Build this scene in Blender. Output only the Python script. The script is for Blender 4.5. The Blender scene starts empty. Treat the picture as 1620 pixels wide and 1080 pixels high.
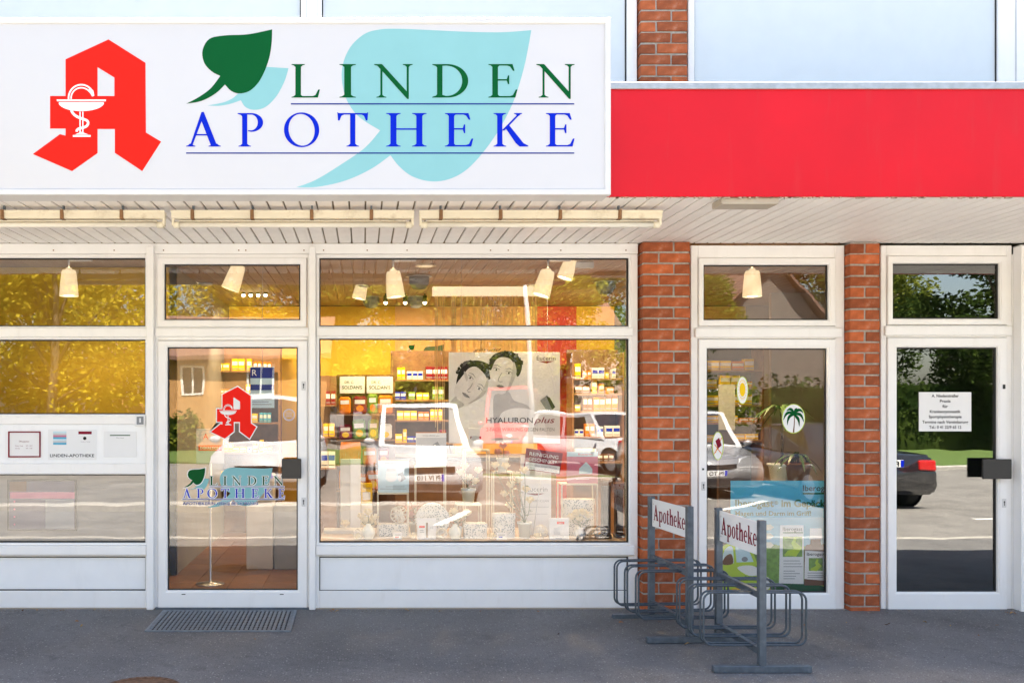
import bpy, bmesh, math, random
from mathutils import Vector, Matrix
from mathutils.geometry import tessellate_polygon
R = math.radians
rnd = random.Random(7)
SC = bpy.context.scene
COL = SC.collection

# ------------------------------------------------------------------ camera, sky, sun, exposure
CAM_Y, CAM_Z, FPX, VX, VY = -7.0, 1.556, 1449.0, 575.0, 640.0
cam_data = bpy.data.cameras.new('camera')
cam_data.sensor_width = 36.0
cam_data.lens = 36.0 * FPX / 1620.0
cam_data.shift_x = (810.0 - VX) / 1620.0
cam_data.shift_y = (VY - 540.0) / 1620.0
cam_data.clip_start, cam_data.clip_end = 0.1, 400.0
cam = bpy.data.objects.new('camera', cam_data)
cam.location = (0, CAM_Y, CAM_Z)
cam.rotation_euler = (R(90), 0, 0)
COL.objects.link(cam)
SC.camera = cam

SUN_ELEV, SUN_AZ = 65.0, 12.0            # the sun stands behind the shop, a little to the right
world = bpy.data.worlds.new('World')
SC.world = world
world.use_nodes = True
wn = world.node_tree.nodes
sky = wn.new('ShaderNodeTexSky')
sky.sky_type = 'NISHITA'
sky.sun_disc = False
sky.sun_elevation = R(SUN_ELEV)
sky.sun_rotation = R(SUN_AZ)
sky.dust_density = 2.5
sky.ozone_density = 0.6
wn['Background'].inputs['Strength'].default_value = 0.078
world.node_tree.links.new(sky.outputs[0], wn['Background'].inputs['Color'])
sun_data = bpy.data.lights.new('sun', 'SUN')
sun_data.energy = 5.0
sun_data.angle = R(0.5)
sun_data.color = (1.0, 0.95, 0.86)
sun = bpy.data.objects.new('sun', sun_data)
sdir = Vector((math.sin(R(SUN_AZ)) * math.cos(R(SUN_ELEV)), math.cos(R(SUN_AZ)) * math.cos(R(SUN_ELEV)), math.sin(R(SUN_ELEV))))
sun.rotation_euler = sdir.to_track_quat('Z', 'Y').to_euler()
sun.location = (4, 20, 26)
COL.objects.link(sun)
vs = SC.view_settings
vs.view_transform = 'Standard'
vs.look = 'None'
vs.gamma = 1.0
vs.use_curve_mapping = False
vs.exposure = 2.97
vs.use_white_balance = True                       # the photographer's white balance for open shade
vs.white_balance_temperature = 6900
vs.white_balance_tint = 10
SC.render.engine = 'CYCLES'
SC.cycles.use_denoising = True
SC.cycles.max_bounces = 10
SC.cycles.diffuse_bounces = 5
SC.cycles.glossy_bounces = 5
SC.cycles.transparent_max_bounces = 24
SC.cycles.sample_clamp_indirect = 6.0

# ------------------------------------------------------------------ helpers
def at(px, py, y=0.0):
    """a point of the photograph at depth y (metres behind the shop front)"""
    s = FPX / (y - CAM_Y)
    return ((px - VX) / s, y, CAM_Z + (VY - py) / s)
def X(px, y=0.0): return at(px, 0, y)[0]
def Z(py, y=0.0): return at(0, py, y)[2]

class MB:
    def __init__(self):
        self.v, self.f, self.m, self.s = [], [], [], []
    def add(self, vs_, fs, mi=0, smooth=False):
        b = len(self.v)
        self.v += [tuple(p) for p in vs_]
        for f in fs:
            self.f.append([i + b for i in f]); self.m.append(mi); self.s.append(smooth)
        return self
    def quad(self, a, b, c, d, mi=0):
        return self.add([a, b, c, d], [(0, 1, 2, 3)], mi)
    def box(self, x0, x1, y0, y1, z0, z1, mi=0, c=0.0):
        if x0 > x1: x0, x1 = x1, x0
        if y0 > y1: y0, y1 = y1, y0
        if z0 > z1: z0, z1 = z1, z0
        if c <= 0:
            v = [(x, y, z) for z in (z0, z1) for y in (y0, y1) for x in (x0, x1)]
            return self.add(v, [(0, 2, 3, 1), (4, 5, 7, 6), (0, 1, 5, 4), (2, 6, 7, 3), (0, 4, 6, 2), (1, 3, 7, 5)], mi)
        c = min(c, (x1 - x0) * .45, (y1 - y0) * .45, (z1 - z0) * .45)
        lo, hi = (x0, y0, z0), (x1, y1, z1)
        V, idx = [], {}
        for sx in (0, 1):
            for sy in (0, 1):
                for sz in (0, 1):
                    S = (sx, sy, sz)
                    for ax in range(3):
                        p = []
                        for k in range(3):
                            q = hi[k] if S[k] else lo[k]
                            if k != ax: q += -c if S[k] else c
                            p.append(q)
                        idx[(S, ax)] = len(V); V.append(p)
        F = []
        for ax in range(3):
            o = [k for k in range(3) if k != ax]
            for s in (0, 1):
                cs = []
                for a, b in ((0, 0), (1, 0), (1, 1), (0, 1)):
                    S = [0, 0, 0]; S[ax] = s; S[o[0]] = a; S[o[1]] = b
                    cs.append(idx[(tuple(S), ax)])
                F.append(cs)
            for a in (0, 1):
                for b in (0, 1):
                    S0 = [0, 0, 0]; S0[o[0]] = a; S0[o[1]] = b
                    S1 = list(S0); S1[ax] = 1
                    S0, S1 = tuple(S0), tuple(S1)
                    F.append([idx[(S0, o[0])], idx[(S1, o[0])], idx[(S1, o[1])], idx[(S0, o[1])]])
        for sx in (0, 1):
            for sy in (0, 1):
                for sz in (0, 1):
                    F.append([idx[((sx, sy, sz), k)] for k in range(3)])
        mid = [(lo[k] + hi[k]) / 2 for k in range(3)]
        G = []
        for f in F:
            a, b, cc = (Vector(V[i]) for i in f[:3])
            n = (b - a).cross(cc - a)
            ctr = sum((Vector(V[i]) for i in f), Vector()) / len(f) - Vector(mid)
            G.append(f if n.dot(ctr) > 0 else f[::-1])
        return self.add(V, G, mi)
    def tube(self, pts, r, n=8, mi=0, cap=True, smooth=True):
        pts = [Vector(p) for p in pts]
        rs = r if isinstance(r, (list, tuple)) else [r] * len(pts)
        V, F = [], []
        up = None
        for i, p in enumerate(pts):
            t = (pts[min(i + 1, len(pts) - 1)] - pts[max(i - 1, 0)]).normalized()
            if up is None:
                up = Vector((0, 0, 1)) if abs(t.z) < .9 else Vector((1, 0, 0))
            u = t.cross(up)
            if u.length < 1e-5: u = t.cross(Vector((.3, 1, .2)))
            u.normalize(); w = u.cross(t).normalized(); up = w
            for k in range(n):
                a = 2 * math.pi * k / n
                V.append(p + (u * math.cos(a) + w * math.sin(a)) * rs[i])
        for i in range(len(pts) - 1):
            for k in range(n):
                F.append((i * n + k, i * n + (k + 1) % n, (i + 1) * n + (k + 1) % n, (i + 1) * n + k))
        self.add(V, F, mi, smooth)
        if cap:
            b = len(self.v) - len(V)
            self.f.append([b + k for k in range(n)][::-1]); self.m.append(mi); self.s.append(False)
            e = b + (len(pts) - 1) * n
            self.f.append([e + k for k in range(n)]); self.m.append(mi); self.s.append(False)
        return self
    def lathe(self, prof, cx=0, cy=0, cz=0, n=20, mi=0, smooth=True, sx=1.0, sy=1.0):
        V, F = [], []
        for r, z in prof:
            for k in range(n):
                a = 2 * math.pi * k / n
                V.append((cx + r * sx * math.cos(a), cy + r * sy * math.sin(a), cz + z))
        for i in range(len(prof) - 1):
            for k in range(n):
                F.append((i * n + k, i * n + (k + 1) % n, (i + 1) * n + (k + 1) % n, (i + 1) * n + k))
        return self.add(V, F, mi, smooth)
    def ball(self, c, r, n=10, m=7, mi=0, sx=1, sy=1, sz=1):
        prof = [(max(1e-4, r * math.sin(math.pi * i / m)), -r * math.cos(math.pi * i / m) * sz) for i in range(m + 1)]
        return self.lathe(prof, c[0], c[1], c[2], n, mi, True, sx, sy)
    def flat(self, contours, y, mi=0):
        """front-facing (towards -y) flat polygon in x,z with optional holes"""
        polys = [[Vector((p[0], p[1], 0)) for p in c] for c in contours]
        tris = tessellate_polygon(polys)
        V = [(p.x, y, p.y) for c in polys for p in c]
        F = []
        for t in tris:
            a, b, c = (V[i] for i in t)
            cr = (b[0] - a[0]) * (c[2] - a[2]) - (b[2] - a[2]) * (c[0] - a[0])
            if abs(cr) < 1e-14: continue
            F.append(tuple(t) if cr > 0 else tuple(t)[::-1])
        return self.add(V, F, mi)
    def ring(self, x0, x1, z0, z1, prof, mi=0):
        """mitred rectangular frame; prof = [(inset, y)...] from the outer edge inwards"""
        V, F = [], []
        n = len(prof)
        for (sx, sz) in ((0, 0), (1, 0), (1, 1), (0, 1)):
            for o, y in prof:
                V.append(((x1 - o) if sx else (x0 + o), y, (z1 - o) if sz else (z0 + o)))
        for k in range(4):
            k2 = (k + 1) % 4
            for i in range(n - 1):
                F.append((k * n + i, k2 * n + i, k2 * n + i + 1, k * n + i + 1))
        return self.add(V, F, mi)
    def mesh(self, name, mats):
        me = bpy.data.meshes.new(name)
        me.from_pydata(self.v, [], self.f)
        for m in (mats if isinstance(mats, (list, tuple)) else [mats]):
            me.materials.append(m)
        me.polygons.foreach_set('material_index', self.m)
        me.polygons.foreach_set('use_smooth', self.s)
        me.update()
        return me
    def build(self, name, mats, parent=None, loc=None, label=None):
        """verts are in world space: they are moved into the space of the parent / of loc"""
        o = base_of(parent) if parent else (Vector(loc) if loc is not None else Vector((0, 0, 0)))
        if o.length > 0:
            self.v = [(p[0] - o.x, p[1] - o.y, p[2] - o.z) for p in self.v]
        ob = bpy.data.objects.new(name, self.mesh(name, mats))
        COL.objects.link(ob)
        if parent: ob.parent = parent
        elif loc is not None: ob.location = loc
        if label: ob['label'] = label
        return ob
def base_of(o):
    b = Vector((0, 0, 0))
    while o is not None:
        b += o.location; o = o.parent
    return b
def tag(o, label, cat, group=None):
    o['label'] = label; o['category'] = cat
    if group: o['group'] = group
    return o
def thing(name, label, cat, loc=(0, 0, 0), rz=0.0, group=None):
    o = bpy.data.objects.new(name, None)
    o.empty_display_size = 0.2
    COL.objects.link(o)
    o.location = loc; o.rotation_euler = (0, 0, rz)
    return tag(o, label, cat, group)
def struct(o): o['kind'] = 'structure'; return o
def copy_tree(o, parent=None):
    c = o.copy(); COL.objects.link(c)
    if parent: c.parent = parent
    for ch in list(o.children): copy_tree(ch, c)
    return c
def smooth_pts(pts, corners=(), n=5):
    """closed Catmull-Rom through pts, sharp at the listed indices"""
    L = len(pts); out = []
    for i in range(L):
        p1, p2 = Vector(pts[i]), Vector(pts[(i + 1) % L])
        p0 = Vector(pts[i - 1]) if i not in corners else p1 * 2 - p2
        p3 = Vector(pts[(i + 2) % L]) if (i + 1) % L not in corners else p2 * 2 - p1
        if i in corners: p0 = p1
        if (i + 1) % L in corners: p3 = p2
        for k in range(n):
            t = k / n
            out.append(tuple(0.5 * ((2 * p1) + (p2 - p0) * t + (2 * p0 - 5 * p1 + 4 * p2 - p3) * t * t + (3 * p1 - p0 - 3 * p2 + p3) * t ** 3)))
    return out
def ell(cx, cz, rx, rz, n=28, rot=0.0, a0=0.0, a1=360.0):
    out = []
    full = abs(a1 - a0 - 360) < 1e-6
    for k in range(n if full else n + 1):
        a = R(a0 + (a1 - a0) * k / n)
        x, z = rx * math.cos(a), rz * math.sin(a)
        out.append((cx + x * math.cos(rot) - z * math.sin(rot), cz + x * math.sin(rot) + z * math.cos(rot)))
    return out
def ribbon(pts, w):
    """polyline -> closed outline of width w (w may be a list)"""
    L, Rr = [], []
    for i, p in enumerate(pts):
        a, b = Vector(pts[max(i - 1, 0)]), Vector(pts[min(i + 1, len(pts) - 1)])
        d = (b - a); d = d.normalized() if d.length > 0 else Vector((1, 0))
        nn = Vector((-d.y, d.x)) * (w[i] if isinstance(w, (list, tuple)) else w) / 2
        L.append((p[0] + nn.x, p[1] + nn.y)); Rr.append((p[0] - nn.x, p[1] - nn.y))
    return L + Rr[::-1]
def bez(p0, p1, p2, p3, n=10):
    out = []
    for k in range(n + 1):
        t = k / n; u = 1 - t
        out.append(tuple(u ** 3 * a + 3 * u * u * t * b + 3 * u * t * t * c + t ** 3 * d for a, b, c, d in zip(p0, p1, p2, p3)))
    return out
_tc = {}
def text_mesh(s, bold=0.0, space=1.0, shear=0.0):
    key = (s, bold, space, shear)
    if key not in _tc:
        cu = bpy.data.curves.new('text', 'FONT')
        cu.body = s; cu.size = 1.0; cu.offset = bold; cu.space_character = space; cu.shear = shear
        cu.resolution_u = 3
        ob = bpy.data.objects.new('text', cu)
        me = bpy.data.meshes.new_from_object(ob)
        V = [(v.co.x, v.co.y) for v in me.vertices]
        F = [tuple(p.vertices) for p in me.polygons]
        bpy.data.objects.remove(ob); bpy.data.meshes.remove(me); bpy.data.curves.remove(cu)
        _tc[key] = (V, F)
    return _tc[key]
def put_text(mb, s, x, z, y, cap=None, width=None, anchor='l', mi=0, bold=0.0, space=1.0, shear=0.0, maxw=None):
    """sans lettering facing -y; cap = height of the capitals in metres; width stretches to fit"""
    V, F = text_mesh(s, bold, space, shear)
    if not V: return mb
    xs = [p[0] for p in V]
    x0, x1 = min(xs), max(xs)
    k = cap / 0.727
    kx = k if width is None else width / (x1 - x0)
    if maxw and (x1 - x0) * kx > maxw: kx = maxw / (x1 - x0)
    w = (x1 - x0) * kx
    ox = x - (0 if anchor == 'l' else w / 2 if anchor == 'c' else w)
    return mb.add([(ox + (p[0] - x0) * kx, y, z + p[1] * k) for p in V], F, mi)

# ------------------------------------------------------------------ materials
def new_mat(name):
    m = bpy.data.materials.new(name); m.use_nodes = True
    return m, m.node_tree.nodes, m.node_tree.links, m.node_tree.nodes['Principled BSDF']
def mat(name, col, rough=0.5, metal=0.0, var=0.06, scale=6.0, bump=0.0, bscale=60.0, spec=0.5, rand=0.0, dirt=None, dscale=3.0, damt=0.25, coat=0.0, stretch=None):
    m, n, l, b = new_mat(name)
    b.inputs['Roughness'].default_value = rough
    b.inputs['Metallic'].default_value = metal
    b.inputs['Specular IOR Level'].default_value = spec
    b.inputs['Coat Weight'].default_value = coat
    tc = n.new('ShaderNodeTexCoord')
    nz = n.new('ShaderNodeTexNoise'); nz.inputs['Scale'].default_value = scale; nz.inputs['Detail'].default_value = 5
    l.new(tc.outputs['Object'], nz.inputs['Vector'])
    hsv = n.new('ShaderNodeHueSaturation')
    hsv.inputs['Color'].default_value = (*col, 1)
    mr = n.new('ShaderNodeMapRange')
    mr.inputs['From Min'].default_value = 0.3; mr.inputs['From Max'].default_value = 0.7
    mr.inputs['To Min'].default_value = 1 - var; mr.inputs['To Max'].default_value = 1 + var
    l.new(nz.outputs['Fac'], mr.inputs['Value'])
    val = mr.outputs[0]
    if rand:
        oi = n.new('ShaderNodeObjectInfo')
        m2 = n.new('ShaderNodeMapRange'); m2.inputs['To Min'].default_value = 1 - rand; m2.inputs['To Max'].default_value = 1 + rand
        l.new(oi.outputs['Random'], m2.inputs['Value'])
        mu = n.new('ShaderNodeMath'); mu.operation = 'MULTIPLY'
        l.new(val, mu.inputs[0]); l.new(m2.outputs[0], mu.inputs[1]); val = mu.outputs[0]
    l.new(val, hsv.inputs['Value'])
    out = hsv.outputs[0]
    if dirt:
        nd = n.new('ShaderNodeTexNoise'); nd.inputs['Scale'].default_value = dscale; nd.inputs['Detail'].default_value = 8; nd.inputs['Roughness'].default_value = .7
        if stretch:
            mp = n.new('ShaderNodeMapping'); mp.inputs['Scale'].default_value = stretch
            l.new(tc.outputs['Object'], mp.inputs['Vector']); l.new(mp.outputs[0], nd.inputs['Vector'])
        else: l.new(tc.outputs['Object'], nd.inputs['Vector'])
        rp = n.new('ShaderNodeMapRange'); rp.inputs['From Min'].default_value = .55; rp.inputs['From Max'].default_value = .75
        rp.inputs['To Min'].default_value = 0; rp.inputs['To Max'].default_value = damt
        l.new(nd.outputs['Fac'], rp.inputs['Value'])
        mx = n.new('ShaderNodeMix'); mx.data_type = 'RGBA'
        mx.inputs['B'].default_value = (*dirt, 1)
        l.new(rp.outputs[0], mx.inputs['Factor']); l.new(out, mx.inputs['A']); out = mx.outputs['Result']
    l.new(out, b.inputs['Base Color'])
    if bump:
        nb = n.new('ShaderNodeTexNoise'); nb.inputs['Scale'].default_value = bscale; nb.inputs['Detail'].default_value = 4
        l.new(tc.outputs['Object'], nb.inputs['Vector'])
        bp = n.new('ShaderNodeBump'); bp.inputs['Strength'].default_value = bump; bp.inputs['Distance'].default_value = .01
        l.new(nb.outputs['Fac'], bp.inputs['Height']); l.new(bp.outputs[0], b.inputs['Normal'])
    return m
def emis(name, col, strength, base=(.8, .8, .8)):
    m, n, l, b = new_mat(name)
    b.inputs['Base Color'].default_value = (*base, 1)
    b.inputs['Emission Color'].default_value = (*col, 1)
    b.inputs['Emission Strength'].default_value = strength
    b.inputs['Roughness'].default_value = .6
    return m
def glass_mat(name, refl, tint=(1, 1, 1), wav=0.02):
    m, n, l, b = new_mat(name)
    n.remove(b)
    tr = n.new('ShaderNodeBsdfTransparent'); tr.inputs[0].default_value = (*tint, 1)
    gl = n.new('ShaderNodeBsdfGlossy'); gl.inputs['Roughness'].default_value = 0.0
    gl.inputs['Color'].default_value = (1, 1, 1, 1)
    lw = n.new('ShaderNodeLayerWeight'); lw.inputs['Blend'].default_value = .25
    mr = n.new('ShaderNodeMapRange'); mr.inputs['To Min'].default_value = refl; mr.inputs['To Max'].default_value = 1
    l.new(lw.outputs['Fresnel'], mr.inputs['Value'])
    mr.inputs['From Min'].default_value = 0.12
    mr.clamp = True
    mx = n.new('ShaderNodeMixShader')
    l.new(mr.outputs[0], mx.inputs[0]); l.new(tr.outputs[0], mx.inputs[1]); l.new(gl.outputs[0], mx.inputs[2])
    l.new(mx.outputs[0], n['Material Output'].inputs['Surface'])
    tc = n.new('ShaderNodeTexCoord')
    nz = n.new('ShaderNodeTexNoise'); nz.inputs['Scale'].default_value = 2.2; nz.inputs['Detail'].default_value = 1
    l.new(tc.outputs['Object'], nz.inputs['Vector'])
    bp = n.new('ShaderNodeBump'); bp.inputs['Strength'].default_value = wav; bp.inputs['Distance'].default_value = .05
    l.new(nz.outputs['Fac'], bp.inputs['Height']); l.new(bp.outputs[0], gl.inputs['Normal'])
    return m
M = {}
M['pvc'] = mat('white_plastic', (.86, .85, .84), .32, var=.02, dirt=(.48, .42, .34), dscale=5, damt=.13, bump=.02, bscale=25, stretch=(2.2, 2.2, .6))
M['panel'] = mat('white_panel', (.86, .87, .88), .38, var=.02, dirt=(.5, .5, .48), dscale=2.5, damt=.14, stretch=(2.5, 1, .5))
M['spandrel'] = mat('pale_glass_panel', (.63, .68, .71), .12, var=.02, spec=.6)
M['rubber'] = mat('black_rubber', (.012, .012, .012), .6)
M['glass'] = glass_mat('window_glass', .08)
M['glass_dark'] = glass_mat('tinted_window_glass', .16, tint=(.55, .57, .55))
M['red'] = mat('red_fascia_paint', (.60, .005, .014), .3, var=.06, scale=2, bump=.12, bscale=1.6, dirt=(.50, .06, .055), dscale=4, damt=.22, spec=.25, stretch=(3.5, 1, .35))
M['zinc'] = mat('zinc_flashing', (.42, .44, .46), .45, metal=.6, var=.15, scale=20)
M['soffit'] = mat('soffit_board_paint', (.90, .87, .83), .45, var=.03, rand=.04, dirt=(.35, .28, .2), dscale=4, damt=.25)
M['soffit_gap'] = mat('soffit_gap_dirt', (.44, .37, .29), .9)
M['brick'] = mat('red_brick', (.37, .088, .026), .85, var=.3, scale=13, bump=.5, bscale=45, rand=.34, dirt=(.55, .33, .24), dscale=12, damt=.5)
M['mortar'] = mat('grey_mortar', (.38, .355, .32), .95, var=.2, scale=40, bump=.6, bscale=120)
M['signwhite'] = mat('sign_acrylic', (.56, .56, .58), .22, var=.01, scale=2, spec=.5)
M['signframe'] = mat('sign_aluminium_paint', (.62, .62, .62), .35, var=.02)
M['pred'] = mat('print_red', (.84, .018, .012), .35, var=.01, spec=.06)
M['pgreen'] = mat('print_green', (.001, .085, .022), .35, var=.02, spec=.06)
M['pblue'] = mat('print_blue', (.001, .018, .48), .35, var=.02, spec=.06)
M['pnavy'] = mat('print_navy', (.005, .02, .24), .35, var=.02, spec=.06)
M['pcyan'] = mat('print_cyan', (.22, .47, .50), .35, var=.02, spec=.06)
M['pwhite'] = mat('print_white', (.80, .80, .80), .4, var=.01, spec=.06)
M['pblack'] = mat('print_black', (.02, .02, .022), .5, spec=.06)
M['pgrey'] = mat('print_grey', (.25, .26, .28), .5, spec=.06)
M['plgrey'] = mat('print_light_grey', (.55, .56, .58), .5, spec=.06)
M['pmar'] = mat('print_maroon', (.22, .012, .03), .5, spec=.06)
M['ppink'] = mat('print_pink', (.62, .2, .28), .5, spec=.06)
M['pyel'] = mat('print_yellow', (.85, .55, .02), .5, spec=.06)
M['porange'] = mat('print_orange', (.75, .22, .02), .5, spec=.06)
M['pbrown'] = mat('print_brown', (.16, .07, .03), .5, spec=.06)
M['psky'] = mat('print_sky_blue', (.08, .39, .58), .4, spec=.06)
M['ppale'] = mat('print_pale_blue', (.55, .72, .78), .4, spec=.06)
M['pgrass'] = mat('print_grass_green', (.18, .33, .06), .5, var=.3, scale=30, spec=.06)
M['plime'] = mat('print_lime', (.45, .62, .04), .4, spec=.06)
M['pskin'] = mat('print_warm_grey', (.52, .50, .49), .5, spec=.06)
M['paper'] = mat('paper', (.80, .79, .78), .7, var=.02)
M['galv'] = mat('galvanised_steel', (.10, .122, .145), .48, metal=.35, var=.22, scale=25, bump=.08, bscale=90, dirt=(.3, .33, .36), dscale=9, damt=.4)
M['wire'] = mat('galvanised_wire', (.075, .095, .115), .45, metal=.45, var=.2, scale=40)
M['cream'] = mat('cream_light_housing', (.74, .68, .54), .45, var=.06, dirt=(.28, .18, .08), dscale=9, damt=.45)
M['tubeglass'] = mat('milky_tube', (.74, .70, .62), .25, var=.03, dirt=(.4, .3, .2), dscale=12, damt=.2)
M['dark'] = mat('black_metal', (.015, .015, .016), .4, var=.1)
M['grate'] = mat('grate_steel', (.16, .19, .22), .5, metal=.3, var=.2, scale=30)
M['chrome'] = mat('brushed_metal', (.55, .55, .55), .3, metal=.9)
M['tile'] = mat('brown_floor_tile', (.20, .095, .045), .35, var=.15, scale=8, rand=.12)
M['floor'] = mat('brown_floor', (.18, .09, .045), .4, var=.12)
M['ceil'] = mat('beige_ceiling_board', (.42, .31, .21), .6, var=.06)
M['yellow'] = mat('yellow_wall_paint', (.78, .47, .035), .7, var=.06, scale=2)
M['ochrewall'] = mat('ochre_partition_paint', (.48, .30, .02), .7, var=.1, scale=2)
M['pviolet'] = mat('print_violet_grey', (.085, .075, .13), .5)
M['softgrey'] = mat('soft_grey_panel', (.24, .24, .23), .5)
M['hairgrey'] = mat('print_dark_grey', (.06, .06, .06), .5)
M['peach'] = mat('peach_wall_paint', (.80, .46, .17), .7, var=.05, scale=2)
M['redwall'] = mat('red_wall_paint', (.62, .04, .015), .6, var=.08)
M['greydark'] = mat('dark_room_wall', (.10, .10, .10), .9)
M['greywall'] = mat('grey_interior_panel', (.50, .46, .42), .7)
M['beige'] = mat('beige_blind', (.19, .18, .17), .7, var=.05)
M['wood'] = mat('shelf_wood', (.24, .12, .05), .5, var=.2, scale=9)
M['darkwood'] = mat('dark_wood', (.035, .018, .01), .45, var=.2)
M['housing'] = mat('grey_lamp_housing', (.42, .37, .30), .5, var=.1)
M['pmist'] = mat('print_mist_blue', (.20, .47, .60), .4)
M['shade'] = emis('lamp_shade_glass', (1.0, .77, .45), .10, (.55, .5, .4))
M['bulb'] = emis('lamp_bulb', (1.0, .86, .6), 2.2)
M['spotbulb'] = emis('spot_bulb', (1.0, .85, .55), 3.0)
M['railbox'] = mat('lamp_rail_box', (.6, .62, .64), .4)
M['leafgreen'] = mat('plant_leaf', (.05, .10, .025), .45, var=.3, rand=.2)
M['petal'] = mat('cream_petal', (.80, .70, .48), .6, var=.05)
M['petalpink'] = mat('pink_petal', (.75, .42, .36), .6)
M['petalred'] = mat('red_petal', (.6, .03, .02), .6)
M['ceramic'] = mat('pale_ceramic', (.66, .70, .68), .3)
M['wicker'] = mat('white_wicker', (.72, .68, .60), .7)
M['bark'] = mat('tree_bark', (.10, .075, .05), .9, var=.3, bump=.6, bscale=20)
# speckled gift-box paper
def speckle():
    m, n, l, b = new_mat('speckled_grey_paper')
    tc = n.new('ShaderNodeTexCoord'); vo = n.new('ShaderNodeTexVoronoi'); vo.inputs['Scale'].default_value = 75
    l.new(tc.outputs['Object'], vo.inputs['Vector'])
    nz = n.new('ShaderNodeTexNoise'); nz.inputs['Scale'].default_value = 18
    l.new(tc.outputs['Object'], nz.inputs['Vector'])
    ad = n.new('ShaderNodeMath'); ad.operation = 'ADD'; l.new(vo.outputs['Distance'], ad.inputs[0]); l.new(nz.outputs['Fac'], ad.inputs[1])
    cr = n.new('ShaderNodeValToRGB'); cr.color_ramp.elements[0].position = .80; cr.color_ramp.elements[0].color = (.26, .29, .29, 1)
    cr.color_ramp.elements[1].position = .92; cr.color_ramp.elements[1].color = (.76, .74, .69, 1)
    l.new(ad.outputs[0], cr.inputs[0]); l.new(cr.outputs[0], b.inputs['Base Color']); b.inputs['Roughness'].default_value = .6
    return m
M['speckle'] = speckle()
def asphalt(name, base, fleck, sc=1.0):
    m, n, l, b = new_mat(name)
    tc = n.new('ShaderNodeTexCoord')
    big = n.new('ShaderNodeTexNoise'); big.inputs['Scale'].default_value = 1.1; big.inputs['Detail'].default_value = 7; big.inputs['Roughness'].default_value = .65
    fine = n.new('ShaderNodeTexNoise'); fine.inputs['Scale'].default_value = 140 * sc; fine.inputs['Detail'].default_value = 3
    vo = n.new('ShaderNodeTexVoronoi'); vo.inputs['Scale'].default_value = 55 * sc
    vo2 = n.new('ShaderNodeTexVoronoi'); vo2.inputs['Scale'].default_value = 11 * sc
    for q in (big, fine, vo, vo2): l.new(tc.outputs['Object'], q.inputs['Vector'])
    r1 = n.new('ShaderNodeMapRange'); r1.inputs['From Min'].default_value = .3; r1.inputs['From Max'].default_value = .7; r1.inputs['To Min'].default_value = .70; r1.inputs['To Max'].default_value = 1.26
    l.new(big.outputs['Fac'], r1.inputs['Value'])
    r2 = n.new('ShaderNodeMapRange'); r2.inputs['From Min'].default_value = .3; r2.inputs['From Max'].default_value = .7; r2.inputs['To Min'].default_value = .62; r2.inputs['To Max'].default_value = 1.38
    l.new(fine.outputs['Fac'], r2.inputs['Value'])
    mu = n.new('ShaderNodeMath'); mu.operation = 'MULTIPLY'; l.new(r1.outputs[0], mu.inputs[0]); l.new(r2.outputs[0], mu.inputs[1])
    st = n.new('ShaderNodeTexNoise'); st.inputs['Scale'].default_value = 4.5; st.inputs['Detail'].default_value = 9; st.inputs['Roughness'].default_value = .75
    l.new(tc.outputs['Object'], st.inputs['Vector'])
    r3 = n.new('ShaderNodeMapRange'); r3.inputs['From Min'].default_value = .52; r3.inputs['From Max'].default_value = .72; r3.inputs['To Min'].default_value = 1.0; r3.inputs['To Max'].default_value = .62
    l.new(st.outputs['Fac'], r3.inputs['Value'])
    m3 = n.new('ShaderNodeMath'); m3.operation = 'MULTIPLY'; l.new(mu.outputs[0], m3.inputs[0]); l.new(r3.outputs[0], m3.inputs[1]); mu = m3
    hs = n.new('ShaderNodeHueSaturation'); hs.inputs['Color'].default_value = (*base, 1); l.new(mu.outputs[0], hs.inputs['Value'])
    def flecks(v, lo, hi, colr, prev):
        rr = n.new('ShaderNodeMapRange'); rr.inputs['From Min'].default_value = lo; rr.inputs['From Max'].default_value = hi; rr.inputs['To Min'].default_value = 1; rr.inputs['To Max'].default_value = 0
        l.new(v.outputs['Distance'], rr.inputs['Value'])
        sep = n.new('ShaderNodeSeparateColor'); l.new(v.outputs['Color'], sep.inputs[0])
        th = n.new('ShaderNodeMath'); th.operation = 'GREATER_THAN'; th.inputs[1].default_value = .80; l.new(sep.outputs[0], th.inputs[0])
        mm = n.new('ShaderNodeMath'); mm.operation = 'MULTIPLY'; l.new(rr.outputs[0], mm.inputs[0]); l.new(th.outputs[0], mm.inputs[1])
        mx = n.new('ShaderNodeMix'); mx.data_type = 'RGBA'; mx.inputs['B'].default_value = (*colr, 1)
        l.new(mm.outputs[0], mx.inputs['Factor']); l.new(prev, mx.inputs['A'])
        return mx.outputs['Result']
    o = flecks(vo, .18, .34, fleck, hs.outputs[0])
    o = flecks(vo2, .03, .06, tuple(min(1, c * 1.5) for c in fleck), o)
    l.new(o, b.inputs['Base Color'])
    b.inputs['Roughness'].default_value = .82
    bp = n.new('ShaderNodeBump'); bp.inputs['Strength'].default_value = .5; bp.inputs['Distance'].default_value = .004
    l.new(fine.outputs['Fac'], bp.inputs['Height']); l.new(bp.outputs[0], b.inputs['Normal'])
    return m
M['pave'] = asphalt('pavement_asphalt', (.138, .134, .132), (.30, .29, .28))
M['road'] = asphalt('road_asphalt', (.18, .17, .158), (.22, .21, .2), .6)
M['kerb'] = mat('concrete_kerb', (.36, .34, .31), .85, var=.15, scale=12, bump=.3)
M['grass'] = mat('grass', (.07, .12, .02), .9, var=.5, scale=14, bump=.8, bscale=60)
M['line'] = mat('road_line_paint', (.72, .72, .70), .7, var=.1)
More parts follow.
